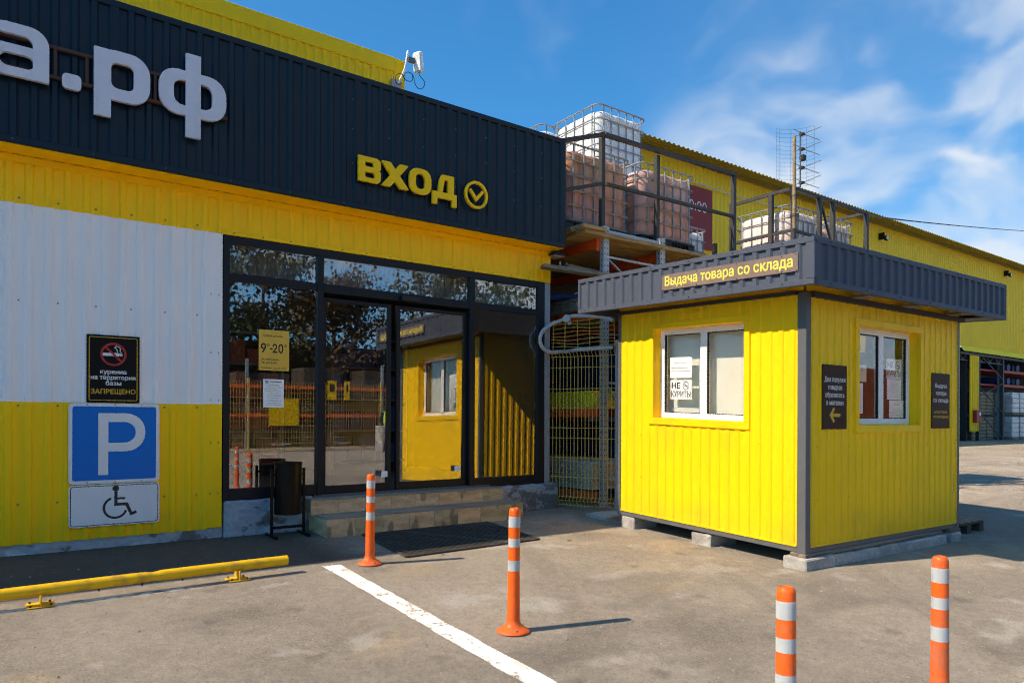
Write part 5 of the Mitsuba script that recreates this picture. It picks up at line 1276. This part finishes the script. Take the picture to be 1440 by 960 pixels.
for x0, x1, za, zb, lb_ in ((7.7, 8.75, 0.55, 1.5, 'large yellow board on the yard fence, mirrored in the shop glass'), (9.85, 10.2, 1.5, 2.2, 'small yellow warning board on the yard fence, left of the pair mirrored'), (10.5, 10.72, 1.5, 2.2, 'small yellow warning board on the yard fence, right of the pair mirrored')):
    q_ = thing('fence_board', lb_, 'sign')
    part(q_, 'panel', bx(x0, x1, YFN + 0.02, YFN + 0.03, za, zb), 'letter_yellow')
    if x1 - x0 < 0.5: part(q_, 'symbol', bx(x0 + 0.08, x1 - 0.08, YFN + 0.031, YFN + 0.033, za + 0.3, zb - 0.12), 'ink')
sd = thing('yard_shed', 'long dark red shed at the back of the yard, mirrored in the shop glass', 'shed')
part(sd, 'wall', bx(-4, 40, -26, -20, zf, zf + 4.4), 'goods_red'); part(sd, 'roof', bx(-4.4, 40.4, -26.4, -19.6, zf + 4.4, zf + 4.6), 'rail_grey')


def tree(x, y, h, r, leaf, label, nleaf=2600, seed=0):
    g = np.random.default_rng(seed); t = thing('yard_tree', label, 'tree'); z0 = float(gz(y))
    trunk = [[x, y, z0], [x + 0.1, y, z0 + h * 0.3], [x - 0.1, y + 0.1, z0 + h * 0.6], [x, y, z0 + h * 0.92]]
    tr = spline(trunk, 4); part(t, 'trunk', tube(tr, np.linspace(0.22, 0.04, len(tr)), 8), 'bark', smooth=True)
    limbs, tips = [], []
    for k in range(26):
        f0 = g.uniform(0.25, 0.9); a = g.uniform(0, 2 * np.pi); p0 = np.array([np.interp(f0, np.linspace(0, 0.92, len(tr)), tr[:, i]) for i in range(3)])
        L = r * g.uniform(0.6, 1.05) * (1.05 - 0.5 * abs(f0 - 0.5)); dr_ = np.array([math.cos(a), math.sin(a), g.uniform(0.25, 0.9)])
        p1 = p0 + dr_ * L * 0.5; p2 = p0 + dr_ * L + [0, 0, 0.15]
        limbs.append(tube([p0, p1, p2], [0.06, 0.035, 0.012], 5)); tips += [p1, p2, (p1 + p2) / 2]
    part(t, 'limb', limbs, 'bark', kind='stuff')
    tips = np.array(tips); c = tips[g.integers(len(tips), size=nleaf)] + g.normal(0, 0.34, (nleaf, 3)) * [1, 1, 0.8]
    u = g.normal(size=(nleaf, 3)); u /= np.linalg.norm(u, axis=1, keepdims=True); w = np.cross(u, g.normal(size=(nleaf, 3))); w /= np.linalg.norm(w, axis=1, keepdims=True)
    sz = g.uniform(0.06, 0.15, (nleaf, 1))
    V = np.concatenate([c - u * sz, c + w * sz * 0.6, c + u * sz, c - w * sz * 0.6]); i = np.arange(nleaf)
    part(t, 'crown', tm(V, np.vstack([np.c_[i, i + nleaf, i + 2 * nleaf], np.c_[i, i + 2 * nleaf, i + 3 * nleaf]])), leaf, kind='stuff')


for i, (x, y, h, r, lf, lb_) in enumerate(((6.2, -17.0, 8.0, 2.3, 'leaf_green', 'green tree at the far left of the yard, mirrored in glass'), (9.6, -18.0, 8.3, 2.4, 'leaf_olive', 'olive tree second from the left in the yard, mirrored in glass'),
                                           (12.6, -17.2, 7.2, 2.2, 'leaf_rust', 'rust tinged tree in the middle of the yard, mirrored in glass'), (17.5, -17.8, 8.2, 2.6, 'leaf_olive', 'broad olive tree right of the middle of the yard, mirrored in glass'),
                                           (21.5, -18.2, 8.6, 2.7, 'leaf_green', 'broad green tree to the right of the yard, mirrored in glass'), (25.5, -17.5, 8.0, 2.6, 'leaf_rust', 'rust tinged tree at the far right of the yard, mirrored in glass'),
                                           (2.0, -18.0, 9.0, 2.6, 'leaf_green', 'green tree outside the mirrored view at the left of the yard'), (30.5, -18.0, 8.5, 2.6, 'leaf_olive', 'olive tree beyond the others on the right of the yard'))):
    tree(x, y, h, r, lf, lb_, nleaf=6500, seed=100 + i)

# brick pallets far right in the yard, mirrored in the shaded kiosk window
bsdf('brick_red', dirty((0.36, 0.10, 0.045), (0.22, 0.06, 0.03), 0.5, s=6.0), 0.85)
for k in range(6):
    x, y = 19.0 + (k % 3) * 1.35, -5.2 - (k // 3) * 1.4; z0 = float(gz(y))
    b_ = thing('brick_pallet', f'pallet of red bricks mirrored in the kiosk window, {("front", "back")[k // 3]} row, {("first", "second", "third")[k % 3]} from the kiosk side', 'brick pallet', 'brick pallets in the yard')
    part(b_, 'pallet', bx(x, x + 1.15, y, y + 1.1, z0, z0 + 0.13), 'wood_grey')
    part(b_, 'bricks', [cbx(x + i * 0.285 + 0.005, x + i * 0.285 + 0.28, y + j * 0.365 + 0.004, y + j * 0.365 + 0.36, z0 + 0.135 + q * 0.205, z0 + 0.335 + q * 0.205, 0.006) for i in range(4) for j in range(3) for q in range(14)], 'brick_red', kind='stuff')
cb_ = thing('concrete_barrier', 'pale concrete barrier with dark slanted stripes by the yard fence, mirrored in glass', 'barrier')
z0 = float(gz(-9.8))
part(cb_, 'block', cbx(11.4, 12.9, -10.2, -9.6, z0, z0 + 0.95, 0.03), 'concrete')
part(cb_, 'stripe', [tm([[11.45 + q * 0.25, -9.595, z0 + 0.06], [11.56 + q * 0.25, -9.595, z0 + 0.06], [11.72 + q * 0.25, -9.595, z0 + 0.9], [11.61 + q * 0.25, -9.595, z0 + 0.9]], [[0, 2, 1], [0, 3, 2]]) for q in range(5)], 'black_plastic', kind='stuff')

# a worker in a high-visibility vest standing by the yard fence, mirrored in the shop glass
import manifold3d as m3


def chain_body(bones, edge=0.025):
    def ball(c, r): return m3.Manifold.sphere(r, 14).translate(list(c))
    out = None
    for (a, ra, b, rb) in bones:
        h = m3.Manifold.batch_hull([ball(a, ra), ball(b, rb)]); out = h if out is None else out + h
    mm = out.refine_to_length(edge).to_mesh()
    t = trimesh.Trimesh(mm.vert_properties[:, :3], mm.tri_verts); trimesh.smoothing.filter_taubin(t, iterations=12)
    return t


wk = thing('person', 'worker in a yellow vest and dark trousers by the yard fence, mirrored in glass', 'person')
wx, wy = 11.95, -10.3; wz = float(gz(wy))
def at(m): return tm(m.vertices + [wx, wy, wz], m.faces)
J = dict(hip=(0, 0, 0.95), chest=(0, 0.01, 1.30), neck=(0, 0, 1.50), head=(0, 0.02, 1.64))
bones = [((0, 0, 0.98), 0.13, (0, 0, 1.15), 0.125), ((-0.05, 0, 1.15), 0.12, (-0.08, 0, 1.38), 0.105), ((0.05, 0, 1.15), 0.12, (0.08, 0, 1.38), 0.105), ((-0.17, 0, 1.43), 0.06, (0.17, 0, 1.43), 0.06), ((0, 0, 1.42), 0.065, (0, 0.01, 1.54), 0.055), ((0, 0.01, 1.60), 0.085, (0, 0.0, 1.68), 0.092), ((0, 0.085, 1.615), 0.02, (0, 0.10, 1.60), 0.015)]
for q in (-1, 1):
    bones += [((q * 0.085, 0, 0.95), 0.10, (q * 0.10, 0.01, 0.50), 0.068), ((q * 0.10, 0.01, 0.50), 0.066, (q * 0.11, -0.01, 0.10), 0.045), ((q * 0.11, -0.02, 0.055), 0.045, (q * 0.125, 0.15, 0.035), 0.034),
              ((q * 0.20, 0, 1.42), 0.058, (q * 0.26, -0.01, 1.14), 0.045), ((q * 0.26, -0.01, 1.14), 0.043, (q * 0.25, 0.10, 0.92), 0.033), ((q * 0.25, 0.10, 0.92), 0.030, (q * 0.245, 0.14, 0.83), 0.026), ((q * 0.23, 0.13, 0.88), 0.013, (q * 0.21, 0.17, 0.83), 0.010)]
    bones += [((q * 0.245 + k * 0.016 - 0.024, 0.145, 0.83), 0.010, (q * 0.245 + k * 0.016 - 0.024, 0.165, 0.765 + 0.006 * abs(k - 1.5)), 0.008) for k in range(4)]
part(wk, 'body', at(chain_body(bones)), 'skin', smooth=True)
vb = [((-0.05, 0, 1.00), 0.142, (-0.07, 0, 1.36), 0.128), ((0.05, 0, 1.00), 0.142, (0.07, 0, 1.36), 0.128), ((-0.15, 0, 1.43), 0.070, (0.15, 0, 1.43), 0.070)]
part(wk, 'vest', at(chain_body(vb)), 'hi_vis', smooth=True)
tb = []
for q in (-1, 1): tb += [((q * 0.08, 0, 0.95), 0.118, (q * 0.10, 0.01, 0.50), 0.086), ((q * 0.10, 0.01, 0.50), 0.086, (q * 0.11, -0.01, 0.11), 0.066)]
part(wk, 'trousers', at(chain_body(tb)), 'dark_cloth', smooth=True)
sl = []
for q in (-1, 1): sl += [((q * 0.20, 0, 1.42), 0.068, (q * 0.26, -0.01, 1.14), 0.055), ((q * 0.26, -0.01, 1.14), 0.055, (q * 0.252, 0.085, 0.95), 0.042)]
part(wk, 'sleeves', at(chain_body(sl)), 'dark_cloth', smooth=True)
part(wk, 'hair', at(chain_body([((0, -0.025, 1.66), 0.088, (0, -0.012, 1.70), 0.090)])), 'dark_cloth', smooth=True)
